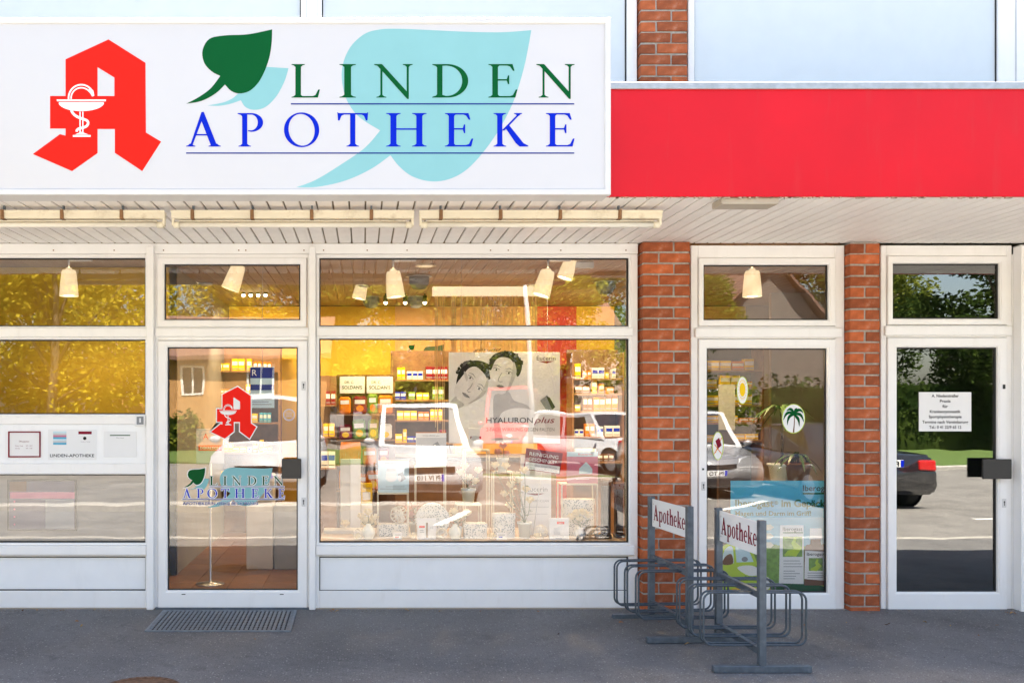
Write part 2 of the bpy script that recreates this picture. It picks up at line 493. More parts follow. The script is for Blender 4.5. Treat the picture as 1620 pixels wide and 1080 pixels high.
def foliage(name, a, b_):
    m, n, l, b = new_mat(name)
    n.remove(b)
    tc = n.new('ShaderNodeTexCoord'); nz = n.new('ShaderNodeTexNoise'); nz.inputs['Scale'].default_value = .9; nz.inputs['Detail'].default_value = 6
    l.new(tc.outputs['Object'], nz.inputs['Vector'])
    oi = n.new('ShaderNodeObjectInfo')
    cr = n.new('ShaderNodeValToRGB'); cr.color_ramp.elements[0].position = .35; cr.color_ramp.elements[0].color = (*a, 1)
    cr.color_ramp.elements[1].position = .65; cr.color_ramp.elements[1].color = (*b_, 1)
    l.new(nz.outputs['Fac'], cr.inputs[0])
    d = n.new('ShaderNodeBsdfDiffuse'); t = n.new('ShaderNodeBsdfTranslucent'); mx = n.new('ShaderNodeMixShader'); mx.inputs[0].default_value = .4
    l.new(cr.outputs[0], d.inputs[0]); l.new(cr.outputs[0], t.inputs[0])
    l.new(d.outputs[0], mx.inputs[1]); l.new(t.outputs[0], mx.inputs[2]); l.new(mx.outputs[0], n['Material Output'].inputs['Surface'])
    return m
M['fol_yellow'] = foliage('yellowing_foliage', (.34, .28, .03), (.68, .54, .05))
M['fol_green'] = foliage('green_foliage', (.09, .125, .02), (.20, .22, .035))
M['fol_dark'] = foliage('dark_foliage', (.02, .04, .01), (.06, .09, .02))
M['fol_light'] = foliage('light_green_foliage', (.19, .21, .03), (.42, .40, .05))
# ================================================================== GROUND
SL = 0.02                                          # the pavement falls 2 % towards the road
def gz(y): return SL * y if y < 0 else 0.0
g = MB(); NX, NY = 1, 1
g.add([(-40, -4.2, gz(-4.2)), (40, -4.2, gz(-4.2)), (40, 0.02, 0), (-40, 0.02, 0), (-40, -4.2, -.6), (40, -4.2, -.6), (-40, .02, -.6), (40, .02, -.6)],
      [(0, 1, 2, 3), (4, 5, 1, 0), (7, 6, 3, 2), (6, 4, 0, 3), (5, 7, 2, 1)])
struct(g.build('pavement', M['pave']))
kb = MB(); x = -40
kb.box(-40, 40, -4.34, -4.2, -.6, gz(-4.2) + .004, c=.015)
struct(kb.build('kerb', M['kerb']))
ROAD = -0.22
g = MB(); g.quad((-120, -160, ROAD), (120, -160, ROAD), (120, -4.34, ROAD), (-120, -4.34, ROAD))
struct(g.build('road', M['road']))
# earth under and behind the building
g = MB(); g.quad((-120, .02, -.02), (120, .02, -.02), (120, 120, -.02), (-120, 120, -.02))
struct(g.build('ground', M['road']))

# ================================================================== BUILDING
BLD = thing('pharmacy_building', 'white framed shop building with brick pillars and a red canopy over the pavement', 'building')
CZ = 2.788                                         # soffit height
def px_box(mb, x0, x1, py0, py1, y0, y1, mi=0, c=.004):
    return mb.box(X(x0), X(x1), y0, y1, Z(py1), Z(py0), mi, c)
BEAD = [(0, 0.0), (.003, -.004), (.013, -.004), (.020, .002), (.020, .03)]
def bead(mb, x0, x1, py0, py1, y=0.0):
    mb.ring(X(x0) - .02, X(x1) + .02, Z(py1) - .02, Z(py0) + .02, [(o, yy + y) for o, yy in BEAD])
def glazing(parent, x0, x1, py0, py1, y=0.0, m='glass', name='pane'):
    a, b, c, d = X(x0), X(x1), Z(py1), Z(py0)
    MB().ring(a - .002, b + .002, c - .002, d + .002, [(0, y + .028), (.0, y + .019), (.011, y + .021), (.011, y + .034)]).build('gasket', M['rubber'], parent)
    return MB().box(a, b, y + .030, y + .036, c, d).build(name, M[m], parent)
def panel(parent, x0, x1, py0, py1):
    a, b, c, d = X(x0), X(x1), Z(py1), Z(py0)
    MB().ring(a, b, c, d, [(0, .02), (0, .0125), (.009, .0125), (.009, .024)]).build('gasket', M['rubber'], parent)
    return MB().box(a + .007, b - .007, .018, .05, c + .007, d - .007, c=.003).build('panel', M['panel'], parent)

HEAD0, HEAD1 = 387, 402
# ---- left window (runs out of the frame on the left)
w = MB(); L0 = -160
px_box(w, L0, 0 - 150, HEAD1, 960, 0, .08); px_box(w, 230, 246, HEAD1, 962, 0, .08)
for a, b in ((HEAD1, 408), (516, 537), (655, 671), (733, 750), (858, 880), (934, 961)): px_box(w, -150, 230, a, b, 0, .08)
for a, b in ((408, 516), (537, 655), (750, 858)): bead(w, -150, 230, a, b)
win_l = w.build('shop_window', M['pvc'], BLD)
px_box(MB(), -170, 236, 518.5, 533.5, -.022, .0, c=.006).build('transom_rail', M['pvc'], win_l)
px_box(MB(), -170, 233, 862, 877, -.03, .0, c=.006).build('sill', M['pvc'], win_l)
px_box(MB(), -150, 230, 671, 733, .006, .06, c=.004).build('service_panel', M['panel'], win_l)
for a, b in ((408, 516), (537, 655), (750, 858)): glazing(win_l, -150, 230, a, b)
panel(win_l, -150, 231, 880, 934)
# ---- post covers
for a, b, top in ((234, 245, 391), (489.5, 499.5, 391)):
    px_box(MB(), a, b, top, 962, -.05, .0, c=.005).build('cover_post', M['pvc'], BLD)
px_box(MB(), 1602.5, 1611, 391, 965, -.09, .0, c=.005).build('cover_post', M['pvc'], BLD)
# ---- pharmacy door
d = MB()
px_box(d, 246, 250, HEAD1, 962, 0, .08); px_box(d, 486, 501, HEAD1, 962, 0, .08)
px_box(d, 250, 486, HEAD1, 408, 0, .08); px_box(d, 250, 486, 517, 538, 0, .08)
door_frame = d.build('door_frame', M['pvc'], BLD)
px_box(MB(), 246, 490, 519, 533, -.02, .0, c=.006).build('transom_rail', M['pvc'], door_frame)
SASH = [(0, .05), (0, -.012), (.004, -.016), (.012, -.016), (.014, -.012), (.016, -.016)]
def sash(mb, x0, x1, py0, py1, gx0, gx1, gy0, gy1):
    """four mitred members with real edges between the outer rectangle and the glass"""
    o = (X(x0), X(x1), Z(py1), Z(py0)); i = (X(gx0), X(gx1), Z(gy1), Z(gy0))
    lv = [(0, .05, 0), (0, -.012, 0), (0, -.016, .004), (1, -.016, -.014), (1, -.012, -.012), (1, -.010, -.004), (1, .0, 0), (1, .032, 0)]
    V, F = [], []
    for (sx, sz) in ((0, 0), (1, 0), (1, 1), (0, 1)):
        for k, y, e in lv:
            q = i if k else o
            V.append((q[1] - e if sx else q[0] + e, y, q[3] - e if sz else q[2] + e))
    n = len(lv)
    for a in range(4):
        b = (a + 1) % 4
        for t in range(n - 1): F.append((a * n + t, b * n + t, b * n + t + 1, a * n + t + 1))
    return mb.add(V, F)
def handle_plate(parent, x0, x1, py0, py1, m='dark'):
    mb = px_box(MB(), x0, x1, py0, py1, -.075, -.055, c=.004)
    mid = (py0 + py1) / 2
    px_box(mb, x1 - 9, x1 - 4, mid - 4, mid + 4, -.056, -.016, c=.001)
    return mb.build('push_plate', M[m], parent)
def keyhole(parent, cx, cy, h=15):
    mb = px_box(MB(), cx - 3.2, cx + 3.2, cy - h / 2, cy + h / 2, -.021, -.016, c=.002)
    e = mb.build('lock_plate', M['signframe'], parent)
    mb = MB(); mb.flat([ell(X(cx), Z(cy - 2), .0065, .0065, 12)], -.0215)
    mb.flat([[(X(cx) - .003, Z(cy - 2)), (X(cx) - .003, Z(cy + 4)), (X(cx) + .003, Z(cy + 4)), (X(cx) + .003, Z(cy - 2))]], -.0214)
    mb.build('keyhole', M['dark'], parent)
t = sash(MB(), 249, 485, 408, 517, 260, 475, 418, 506).build('transom_window', M['pvc'], BLD)
glazing(t, 260, 475, 418, 506, -.01)
door = sash(MB(), 250.5, 486, 539, 960, 265, 471, 549, 933).build('shop_door', M['pvc'], BLD)
glazing(door, 265, 471, 549, 933, -.01)
handle_plate(door, 447, 477.5, 724.5, 755.5)
keyhole(door, 480.5, 610, 14); keyhole(door, 480.5, 793, 14)
for a in (288, 443): px_box(MB(), a, a + 6, 938, 939.3, -.0175, -.015, c=0).build('drain_slot', M['dark'], door)
px_box(MB(), 246, 490, 959.6, 963.5, -.03, .06, c=.002).build('threshold', M['galv'], BLD)
# ---- main window
w = MB()
px_box(w, 501, 505, HEAD1, 962, 0, .08); px_box(w, 994.5, 1009, HEAD1, 962, 0, .08)
for a, b in ((HEAD1, 408), (516, 535.5), (858, 880), (934, 961)): px_box(w, 505, 994.5, a, b, 0, .08)
for a, b in ((408, 516), (535.5, 858)): bead(w, 505, 994.5, a, b)
win_m = w.build('shop_window', M['pvc'], BLD)
px_box(MB(), 501, 1001, 518, 532, -.022, .0, c=.006).build('transom_rail', M['pvc'], win_m)
px_box(MB(), 500, 1003, 862.5, 877, -.03, .0, c=.006).build('sill', M['pvc'], win_m)
glazing(win_m, 505, 994.5, 408, 516); glazing(win_m, 505, 994.5, 535.5, 858)
panel(win_m, 504.5, 994, 880, 935)
# ---- right hand pharmacy door (between the pillars)
def door_unit(f0, f1, t0, t1, g0, g1, tp, dp, d0, d1, dg0, dg1, rail, gl, bot):
    d = MB()
    px_box(d, f0, t0, HEAD0 + 1, bot, 0, .08); px_box(d, t1, f1, HEAD0 + 1, bot, 0, .08)
    px_box(d, t0, t1, HEAD0 + 1, tp[0], 0, .08); px_box(d, t0, t1, tp[3], d0, 0, .08)
    fr = d.build('door_frame', M['pvc'], BLD)
    px_box(MB(), rail[0], rail[1], rail[2], rail[3], -.026, .0, c=.006).build('transom_rail', M['pvc'], fr)
    tw = sash(MB(), t0 + .5, t1 - .5, tp[0] + .5, tp[3] - .5, g0, g1, tp[1], tp[2]).build('transom_window', M['pvc'], BLD)
    glazing(tw, g0, g1, tp[1], tp[2], -.01, gl)
    dr = sash(MB(), t0 + .5, t1 - .5, d0 + .8, d1, dg0, dg1, dp[0], dp[1]).build('shop_door', M['pvc'], BLD)
    glazing(dr, dg0, dg1, dp[0], dp[1], -.01, gl)
    return fr, dr
fr2, door2 = door_unit(1093, 1336, 1104, 1321, 1113, 1310, (408, 419, 506, 516), (551, 937), 536, 962, 1118, 1308, (1098, 1331, 519, 534), 'glass', 964)
keyhole(door2, 1111.5, 768, 14)
px_box(MB(), 1109.5, 1112.5, 740, 743, -.0185, -.0155, c=0).build('cap', M['dark'], door2)
fr3, door3 = door_unit(1393.5, 1601, 1402.5, 1592, 1412, 1580, (405, 417, 504, 514), (549.5, 935.5), 533.5, 964, 1418, 1577, (1398, 1598, 516, 531), 'glass_dark', 966)
handle_plate(door3, 1545, 1590, 725, 756)
keyhole(door3, 1586, 795, 14)
px_box(MB(), 1584, 1588, 608, 615, -.0185, -.0155, c=0).build('cap', M['dark'], door3)
px_box(MB(), 1093, 1336, 962, 966.5, -.03, .06, c=.003).build('threshold', M['kerb'], BLD)
px_box(MB(), 1393.5, 1601, 964, 968, -.02, .06, c=.003).build('threshold', M['kerb'], BLD)
# ---- far right window
w = MB()
px_box(w, 1601.5, 1613, HEAD1, 966, 0, .08); px_box(w, 1800, 1815, HEAD1, 966, 0, .08)
for a, b in ((HEAD0, 405), (515, 537), (862, 880), (937, 966)): px_box(w, 1613, 1800, a, b, 0, .08)
for a, b in ((405, 515), (537, 862)): bead(w, 1613, 1800, a, b)
win_r = w.build('shop_window', M['pvc'], BLD)
glazing(win_r, 1613, 1800, 405, 515, 0, 'glass_dark'); glazing(win_r, 1613, 1800, 537, 862, 0, 'glass_dark')
panel(win_r, 1613, 1800, 880, 937)
MB().box(X(-170), X(1009), -.012, -.0, -.002, .0055).build('base_joint', M['soffit_gap'], BLD)
# ---- head board under the soffit with its screws
hb = MB(); hb.box(X(-170), X(1009), -.004, .07, Z(HEAD1) + .0015, CZ - .002, c=.002)
hbo = hb.build('head_board', M['pvc'], BLD)
sc = MB()
for p in (84, 180, 258, 377, 388, 480, 511, 580, 643, 775, 803, 886, 989):
    sc.box(X(p), X(p) + .009, -.0075, -.004, Z(397), Z(397) + .009)
sc.build('screw', M['wood'], hbo)

# ---- brick pillars, every brick its own piece
_bm = {}
def brick_mesh(w_, h_, d_, k):
    key = (round(w_, 3), k)
    if key not in _bm:
        mb = MB(); mb.box(0, w_, 0, d_, 0, h_, c=.0035)
        q = random.Random(k * 31 + int(w_ * 1000))
        mb.v = [(a + q.uniform(-.002, .002), b + q.uniform(-.0018, .0018), c_ + q.uniform(-.002, .002)) for a, b, c_ in mb.v]
        _bm[key] = mb.mesh('brick', M['brick'])
    return _bm[key]
def pillar(x0, x1, z0, z1, yf, cells_a, cells_b, top_skip=0):
    core = MB(); core.box(x0 + .007, x1 - .007, yf + .008, .3, z0, z1)
    p = core.build('brick_pillar', M['mortar'], BLD)
    z, r = z0, 0
    P, J = .0833, .0125
    while z < z1 - .01:
        h = min(P - J, z1 - z)
        for (a, b) in (cells_a if r % 2 == 0 else cells_b):
            full = h > .06
            if full:
                me = brick_mesh(b - a, h, .17, rnd.randrange(4))
            else:
                mb = MB(); mb.box(0, b - a, 0, .17, 0, h, c=.003); me = mb.mesh('brick', M['brick'])
            o = bpy.data.objects.new('brick', me); COL.objects.link(o); o.parent = p
            o.location = (a + rnd.uniform(-.0015, .0015), yf + rnd.uniform(-.002, .0025), z + rnd.uniform(-.0015, .0015))
        z += P; r += 1
    return p
P1 = (X(1017, -.07), X(1091.5, -.07)); P2 = (X(1345, -.07), X(1392, -.07))
def cells(x0, ws, j=.0125):
    out, x = [], x0
    for w_ in ws: out.append((x, x + w_)); x += w_ + j
    return out
W1 = P1[1] - P1[0]; st = (W1 - .0125) * .665; hd = W1 - .0125 - st
W2 = P2[1] - P2[0]; hf = (W2 - .0125) / 2
pillar(P1[0], P1[1], -.035, CZ - .002, -.07, cells(P1[0], (hd, st)), cells(P1[0], (st, hd)))
pillar(P2[0], P2[1], -.045, CZ - .002, -.07, cells(P2[0], (W2,)), cells(P2[0], (hf, hf)))
pillar(X(1013, -.05), X(1088, -.05), 3.47, 6.3, -.05, cells(X(1013, -.05), (st, hd)), cells(X(1013, -.05), (hd, st)))

# ---- canopy
CY = -1.575
cn = MB(); cn.box(-6.5, 8.5, CY + .03, .0, CZ + .018, 3.40)
canopy = cn.build('canopy', M['soffit_gap'], BLD)
bm_ = MB(); bm_.box(0, .0895, CY + .016, -.001, 0, .016, c=.0035)
board = bm_.mesh('soffit_board', M['soffit'])
x = -3.6; first = True
while x < 6.0:
    o = bpy.data.objects.new('soffit_board', board); COL.objects.link(o); o.parent = canopy
    o.location = (x, 0, CZ + rnd.uniform(0, .0012)); x += .1005
mb = MB()
for a, b in ((-6.5, -3.61), (6.04, 8.5)): mb.box(a, b, CY + .016, -.001, CZ, CZ + .016)
mb.build('soffit_sheet', M['soffit'], canopy)
fb = MB(); fb.box(-6.5, 8.5, CY - .012, CY + .014, CZ - .003, 3.43, c=.003)
fb.build('fascia', M['red'], canopy, label='red painted fascia board along the front of the canopy')
crumbs = MB(); q = random.Random(3)
for k in range(110):
    xx = q.uniform(1.45, 5.0); s_ = q.uniform(.003, .010)
    crumbs.box(xx, xx + s_ * q.uniform(1, 3.5), CY - .004, CY + .01, CZ - .004 - s_ * .8, CZ - .002)
o = crumbs.build('dirt_crumbs', M['soffit_gap'], canopy); o['kind'] = 'stuff'
fl = MB(); fl.box(-6.5, 8.5, CY - .030, CY - .016, 3.415, 3.457, c=.003); fl.box(-6.5, 8.5, CY - .017, .0, 3.445, 3.4555)
fl.build('flashing', M['zinc'], canopy)
lb = MB(); lb.box(2.13, 2.47, CY + .02, -1.40, CZ - .04, CZ - .001, c=.004)
tag(lb.build('soffit_lamp_housing', M['housing'], None, (2.3, -1.48, CZ)), 'shallow square grey beige lamp housing fixed under the soffit behind the red fascia', 'lamp housing')

# ---- upper storey
up = MB()
def ubox(mb, x0, x1, z0, z1, y0, y1, c=.004): return mb.box(X(x0), X(x1), y0, y1, z0, z1, 0, c)
ubox(up, -400, 478, 3.40, 3.52, 0, .09); ubox(up, 508, 994, 3.40, 3.52, 0, .09); ubox(up, 476, 509, 3.40, 6.2, 0, .09)
ubox(up, 992, 1008, 3.40, 6.2, 0, .09); ubox(up, 478, 992, 6.1, 6.2, 0, .09)
uw = up.build('upper_window', M['pvc'], BLD)
for a in (484, 501): ubox(MB(), a, a + 1.2, 3.5, 6.1, -.004, .0, c=0).build('frame_seam', M['plgrey'], uw)
for a, b in ((-400, 476), (509, 992)):
    MB().ring(X(a), X(b), 3.52, 6.1, [(0, .03), (0, .018), (.009, .018), (.009, .04)]).build('gasket', M['rubber'], uw)
    MB().box(X(a), X(b), .028, .05, 3.52, 6.1).build('glass_panel', M['spandrel'], uw)
up = MB()
ubox(up, 1088.5, 1099, 3.40, 6.2, 0, .09); ubox(up, 1579, 1640, 3.40, 6.2, 0, .09); ubox(up, 1099, 1579, 3.40, 3.50, 0, .09)
uw = up.build('upper_window', M['pvc'], BLD)
ubox(MB(), 1606, 1608, 3.5, 6.1, -.004, .0, c=0).build('frame_seam', M['plgrey'], uw)
MB().ring(X(1099), X(1579), 3.50, 6.1, [(0, .03), (0, .018), (.006, .018), (.006, .04)]).build('gasket', M['rubber'], uw)
MB().box(X(1099), X(1579), .028, .05, 3.50, 6.1).build('glass_panel', M['spandrel'], uw)
# ---- shell: back, sides, roof
sh = MB()
sh.box(-6.5, 8.5, 8.0, 8.2, 0, 6.2); sh.box(-6.7, -6.5, .0, 8.2, 0, 6.2); sh.box(8.5, 8.7, .0, 8.2, 0, 6.2)
sh.box(X(1640), 8.5, .0, .2, 3.4, 6.2); sh.box(X(1815), 8.5, .0, .2, 0, 2.79); sh.box(-6.5, X(-400), 0, .2, 3.4, 6.2); sh.box(-6.5, X(-160), 0, .2, 0, 2.79)
sh.build('wall', M['brick'], BLD)
MB().box(-6.9, 8.9, -.2, 8.4, 6.2, 6.45, c=.02).build('roof', M['zinc'], BLD)
MB().box(-6.5, 8.5, .1, 8.0, 2.84, 3.38).build('upper_floor', M['mortar'], BLD)

# ================================================================== SIGN
SY = CY - .20
def S(px, py): p = at(px, py, SY); return (p[0], p[2])
sx0, sx1 = X(-60, SY), X(966.5, SY)
sz0, sz1 = Z(308, SY), Z(28, SY)
SIGN = thing('shop_sign', 'large white sign box lettered LINDEN APOTHEKE with a red letter A', 'sign', ((sx0 + sx1) / 2, SY + .1, sz0))
MB().box(sx0 + .004, sx1 - .004, SY + .02, CY - .013, sz0 + .004, sz1 - .004).build('cabinet', M['signframe'], SIGN)
MB().ring(sx0, sx1, sz0, sz1, [(0, SY + .05), (0, SY + .003), (.003, SY), (.029, SY), (.033, SY + .004), (.034, SY + .012)]).build('frame', M['signframe'], SIGN)
MB().box(sx0 + .03, sx1 - .03, SY + .009, SY + .019, sz0 + .03, sz1 - .03).build('face', M['signwhite'], SIGN)
MB().ring(sx0 + .0335, sx1 - .0335, sz0 + .0335, sz1 - .0335, [(0, SY + .0085), (.0035, SY + .0085)]).build('seam', M['plgrey'], SIGN)
FY = SY + .0075
def c1(p): return S(p[0] / 2.7, p[1] / 2.7)
def c2(p): return S(480 + p[0] / 2.7, p[1] / 2.7)
EMB = [(462, 167), (620, 267), (622, 565), (687, 604), (606, 730), (489, 652), (489, 550), (415, 550), (415, 653), (306, 730), (138, 657), (254, 572), (278, 578), (278, 548), (212, 548), (212, 409), (278, 409), (278, 252)]
EHOLE = [(415, 286), (415, 409), (487, 409), (487, 330)]
def chalice_shapes():
    """cup of the emblem, in the pixel space of the emblem outline"""
    sh_ = []
    sh_.append([(240, 424), (452, 424), (450, 432), (242, 432)])
    sh_.append([(250, 436)] + [(346 + 98 * math.cos(R(a)), 436 + 38 * math.sin(R(a))) for a in range(170, 9, -10)] + [(442, 436)])
    sh_.append(ribbon([(346 + 55 * math.cos(R(a)), 418 - 57 * math.sin(R(a))) for a in range(185, 15, -10)], 7))
    sh_.append(ribbon([(346 + 44 * math.cos(R(a)), 418 - 44 * math.sin(R(a))) for a in range(185, 25, -10)], 6))
    sh_.append([(380, 372), (397, 385), (402, 408), (392, 412), (384, 398), (376, 388)])
    sh_.append([(338, 476), (343, 476), (343, 566), (338, 566)]); sh_.append([(350, 476), (355, 476), (355, 566), (350, 566)])
    sh_.append(ribbon(bez((303, 470), (318, 515), (385, 500), (374, 530)) + bez((374, 530), (366, 552), (325, 540), (326, 562)), 11))
    sh_.append([(318, 574), (346, 562), (376, 574)]); sh_.append([(310, 576), (386, 576), (386, 584), (310, 584)])
    return sh_
def emblem(parent, f, y, outline=None):
    if outline:
        cx = sum(p[0] for p in EMB) / len(EMB); cy = 450
        ob = MB()
        off = []
        n = len(EMB); A = [Vector(p) for p in EMB]
        for i in range(n):
            e0 = (A[i] - A[i - 1]).normalized(); e1 = (A[(i + 1) % n] - A[i]).normalized()
            n0, n1 = Vector((e0.y, -e0.x)), Vector((e1.y, -e1.x)); b = (n0 + n1)
            off.append(A[i] + b * (outline / max(.35, 1 + n0.dot(n1))))
        ob.flat([[f(p) for p in off]], y + .0008)
        ob.build('emblem_outline', M['pwhite'], parent)
    e = MB().flat([[f(p) for p in EMB], [f(p) for p in EHOLE]], y).build('letter_emblem', M['pred'], parent)
    if outline:
        w_ = MB()
        for i in range(4):
            w_.flat([[f(p) for p in ribbon([EHOLE[i], EHOLE[(i + 1) % 4]], 8)]], y - .0004 - i * .0001)
        w_.build('emblem_edge', M['pwhite'], e)
    ch = MB()
    for k, s_ in enumerate(chalice_shapes()): ch.flat([[f(p) for p in s_]], y - .0010 - k * .00008)
    ch.build('chalice', M['pwhite'], e)
    return e
emblem(SIGN, c1, FY)
LEAF1 = smooth_pts([(1162, 124), (1060, 145), (960, 150), (893, 165), (864, 215), (872, 268), (905, 305), (940, 323), (900, 375), (850, 412), (794, 442), (860, 430), (920, 398), (960, 360), (988, 388), (1025, 398), (1070, 384), (1112, 338), (1145, 262), (1159, 190)], (0, 7, 10, 13))
LEAF2 = smooth_pts([(1100, 282), (1232, 290), (1215, 345), (1180, 410), (1133, 456), (1085, 468), (1048, 456), (1028, 427), (980, 443), (930, 451), (885, 449), (950, 437), (990, 420), (1010, 404), (1040, 380)], (0, 1, 7, 10, 14))
LEAF3 = smooth_pts([(975, 127), (850, 136), (700, 134), (550, 127), (400, 121), (320, 125), (258, 145), (200, 200), (168, 275), (165, 350), (187, 430), (240, 500), (328, 556), (260, 632), (150, 708), (50, 768), (-32, 799), (60, 797), (180, 770), (290, 720), (372, 662), (410, 710), (465, 752), (540, 773), (620, 765), (700, 722), (780, 635), (850, 530), (903, 420), (940, 300), (960, 210)], (0, 12, 16, 20))
MB().flat([[c2(p) for p in LEAF3]], FY + .0012).build('leaf_motif', M['pcyan'], SIGN, label='large pale cyan leaf printed behind the words')
MB().flat([[c1(p) for p in LEAF2]], FY + .0010).build('leaf_motif', M['pcyan'], SIGN, label='small pale cyan leaf behind the green leaf')
MB().flat([[c1(p) for p in LEAF1]], FY + .0004).build('leaf_motif', M['pgreen'], SIGN, label='dark green leaf at the upper left of the words')
# serif capitals, drawn as strokes on a cap height of 1
def glyph(ch):
    T, t = .135, .05
    def rect(x0, x1, z0, z1): return [(x0, z0), (x1, z0), (x1, z1), (x0, z1)]
    def foot(x, w_, z, up=1, o=.095):
        h, b = .022, .085
        return [(x - w_ / 2 - o, z), (x - w_ / 2 - o, z + up * h), (x - w_ / 2 - o * .45, z + up * h * 1.7), (x - w_ / 2, z + up * b), (x + w_ / 2, z + up * b), (x + w_ / 2 + o * .45, z + up * h * 1.7), (x + w_ / 2 + o, z + up * h), (x + w_ / 2 + o, z)]
    def stem(x, w_=T): return [[rect(x - w_ / 2, x + w_ / 2, .05, .95)], [foot(x, w_, 0)], [foot(x, w_, 1, -1)]]
    def arm(x0, x1, z, end, th=.045):
        s = 1 if end > 0 else -1
        return [[(x0, z), (x1 - .03, z), (x1 + .02 * (1 if th else 1), z + end), (x1 - .02, z + end), (x1 - .09, z + s * (th + .03)), (x1 - .16, z + s * th), (x0, z + s * th)]]
    if ch == 'I': return .38, stem(.19)
    if ch == 'L': return .72, stem(.19) + [arm(.15, .70, 0, .24)]
    if ch == 'E': return .72, stem(.19) + [arm(.15, .71, 0, .24), arm(.15, .64, 1, -.2), [rect(.2, .50, .505, .55)], [[(.50, .40), (.53, .40), (.53, .66), (.50, .66), (.47, .55), (.47, .505)]]]
    if ch == 'T': return .80, [[rect(.40 - T / 2, .40 + T / 2, .05, .97)], [foot(.40, T, 0)], [[(.02, .78), (.06, .78), (.11, .92), (.18, .955), (.62, .955), (.69, .92), (.74, .78), (.78, .78), (.80, 1.03), (.76, 1.0), (.04, 1.0), (.0, 1.03)]]]
    if ch == 'H': return .96, stem(.19) + stem(.77) + [[rect(.2, .76, .50, .545)]]
    if ch == 'N': return 1.02, [[rect(.17, .22, .05, .95)], [foot(.195, .05, 0)], [rect(.81, .86, .0, .95)], [foot(.835, .05, 1, -1)], [[(.02, 1), (.21, 1), (.86, .12), (.86, -.04), (.82, -.04), (.10, .95), (.02, .975)]]]
    if ch == 'A': return .96, [[[(.14, .02), (.20, .02), (.50, .92), (.47, 1.03), (.44, 1.03)]], [[(.47, 1.04), (.50, 1.04), (.85, .02), (.69, .02), (.40, .88)]], [rect(.27, .66, .33, .375)], [foot(.16, .05, 0)], [foot(.785, .13, 0)]]
    if ch == 'K': return .93, stem(.19) + [[[(.24, .48), (.31, .48), (.70, .95), (.64, .95)]], [foot(.66, .05, 1, -1, .08)], [[(.33, .56), (.43, .64), (.80, .10), (.92, .03), (.92, 0), (.70, .0), (.60, .10)]]]
    if ch == 'O':
        return .98, [[ell(.49, .5, .47, .52, 40), ell(.49, .5, .345, .475, 40, .12)]]
    if ch == 'D':
        out = [(.0, 0), (.0, .022), (.09, .06), (.12, .1), (.12, .9), (.09, .94), (.0, .978), (.0, 1)] + [(.38, 1)] + [(.38 + .52 * math.cos(R(a)), .5 + .5 * math.sin(R(a))) for a in range(85, -90, -7)] + [(.36, 0)]
        hole = [(.255, .08), (.255, .95), (.36, .955)] + [(.36 + .39 * math.cos(R(a)), .5 + .45 * math.sin(R(a))) for a in range(85, -90, -7)] + [(.34, .05)]
        return .92, [[out, hole]]
    if ch == 'P':
        out = [(.12, .9), (.09, .94), (.0, .978), (.0, 1), (.36, 1)] + [(.36 + .31 * math.cos(R(a)), .73 + .27 * math.sin(R(a))) for a in range(85, -95, -8)] + [(.29, .45), (.29, .49), (.34, .5)] 
        out2 = [(.12, .05), (.12, .9), (.09, .94), (.0, .978), (.0, 1), (.36, 1)] + [(.36 + .31 * math.cos(R(a)), .72 + .28 * math.sin(R(a))) for a in range(84, -100, -8)] + [(.27, .46), (.28, .49), (.34, .485)] + [(.35 + .18 * math.cos(R(a)), .72 + .235 * math.sin(R(a))) for a in range(-85, 91, 8)] + [(.255, .955), (.255, .05)]
        return .72, [[out2], [foot(.1875, T, 0)]]
    if ch == ' ': return .5, []
    return .6, stem(.19)
def serif_letter(parent, ch, f, x0, x1, y0, y1, yy, m):
    """a capital fitted to the pixel box x0..x1, y0..y1 (y1 the base line)"""
    w_, strokes = glyph(ch)
    xs = [p[0] for s_ in strokes for c in s_ for p in c]
    a, b = min(xs), max(xs)
    mb = MB()
    for k, s_ in enumerate(strokes):
        mb.flat([[f((x0 + (p[0] - a) / (b - a) * (x1 - x0), y1 - p[1] * (y1 - y0))) for p in c] for c in s_], yy - k * .00012)
    return mb.build('letter', M[m], parent)
LINDEN = [('L', 461, 506), ('I', 537, 563), ('N', 592, 653), ('D', 684, 741), ('E', 773, 819), ('N', 849, 909.5)]
APOTHEKE = [('A', 294, 349), ('P', 375.5, 416), ('O', 449, 505), ('T', 533.5, 582.5), ('H', 611, 675), ('E', 704, 749), ('K', 781, 836), ('E', 864, 909.5)]
Sf = lambda p: S(p[0], p[1])
for ch, a, b in LINDEN: serif_letter(SIGN, ch, Sf, a, b, 101, 154, FY, 'pgreen')
for ch, a, b in APOTHEKE: serif_letter(SIGN, ch, Sf, a, b, 178.5, 231.5, FY, 'pblue')
for a, b, c in ((460, 909, 164), (294, 909, 241.8)):
    MB().flat([[S(a, c + 1), S(b, c + 1), S(b, c - 1), S(a, c - 1)]], FY - .0004).build('rule_line', M['pnavy'], SIGN)

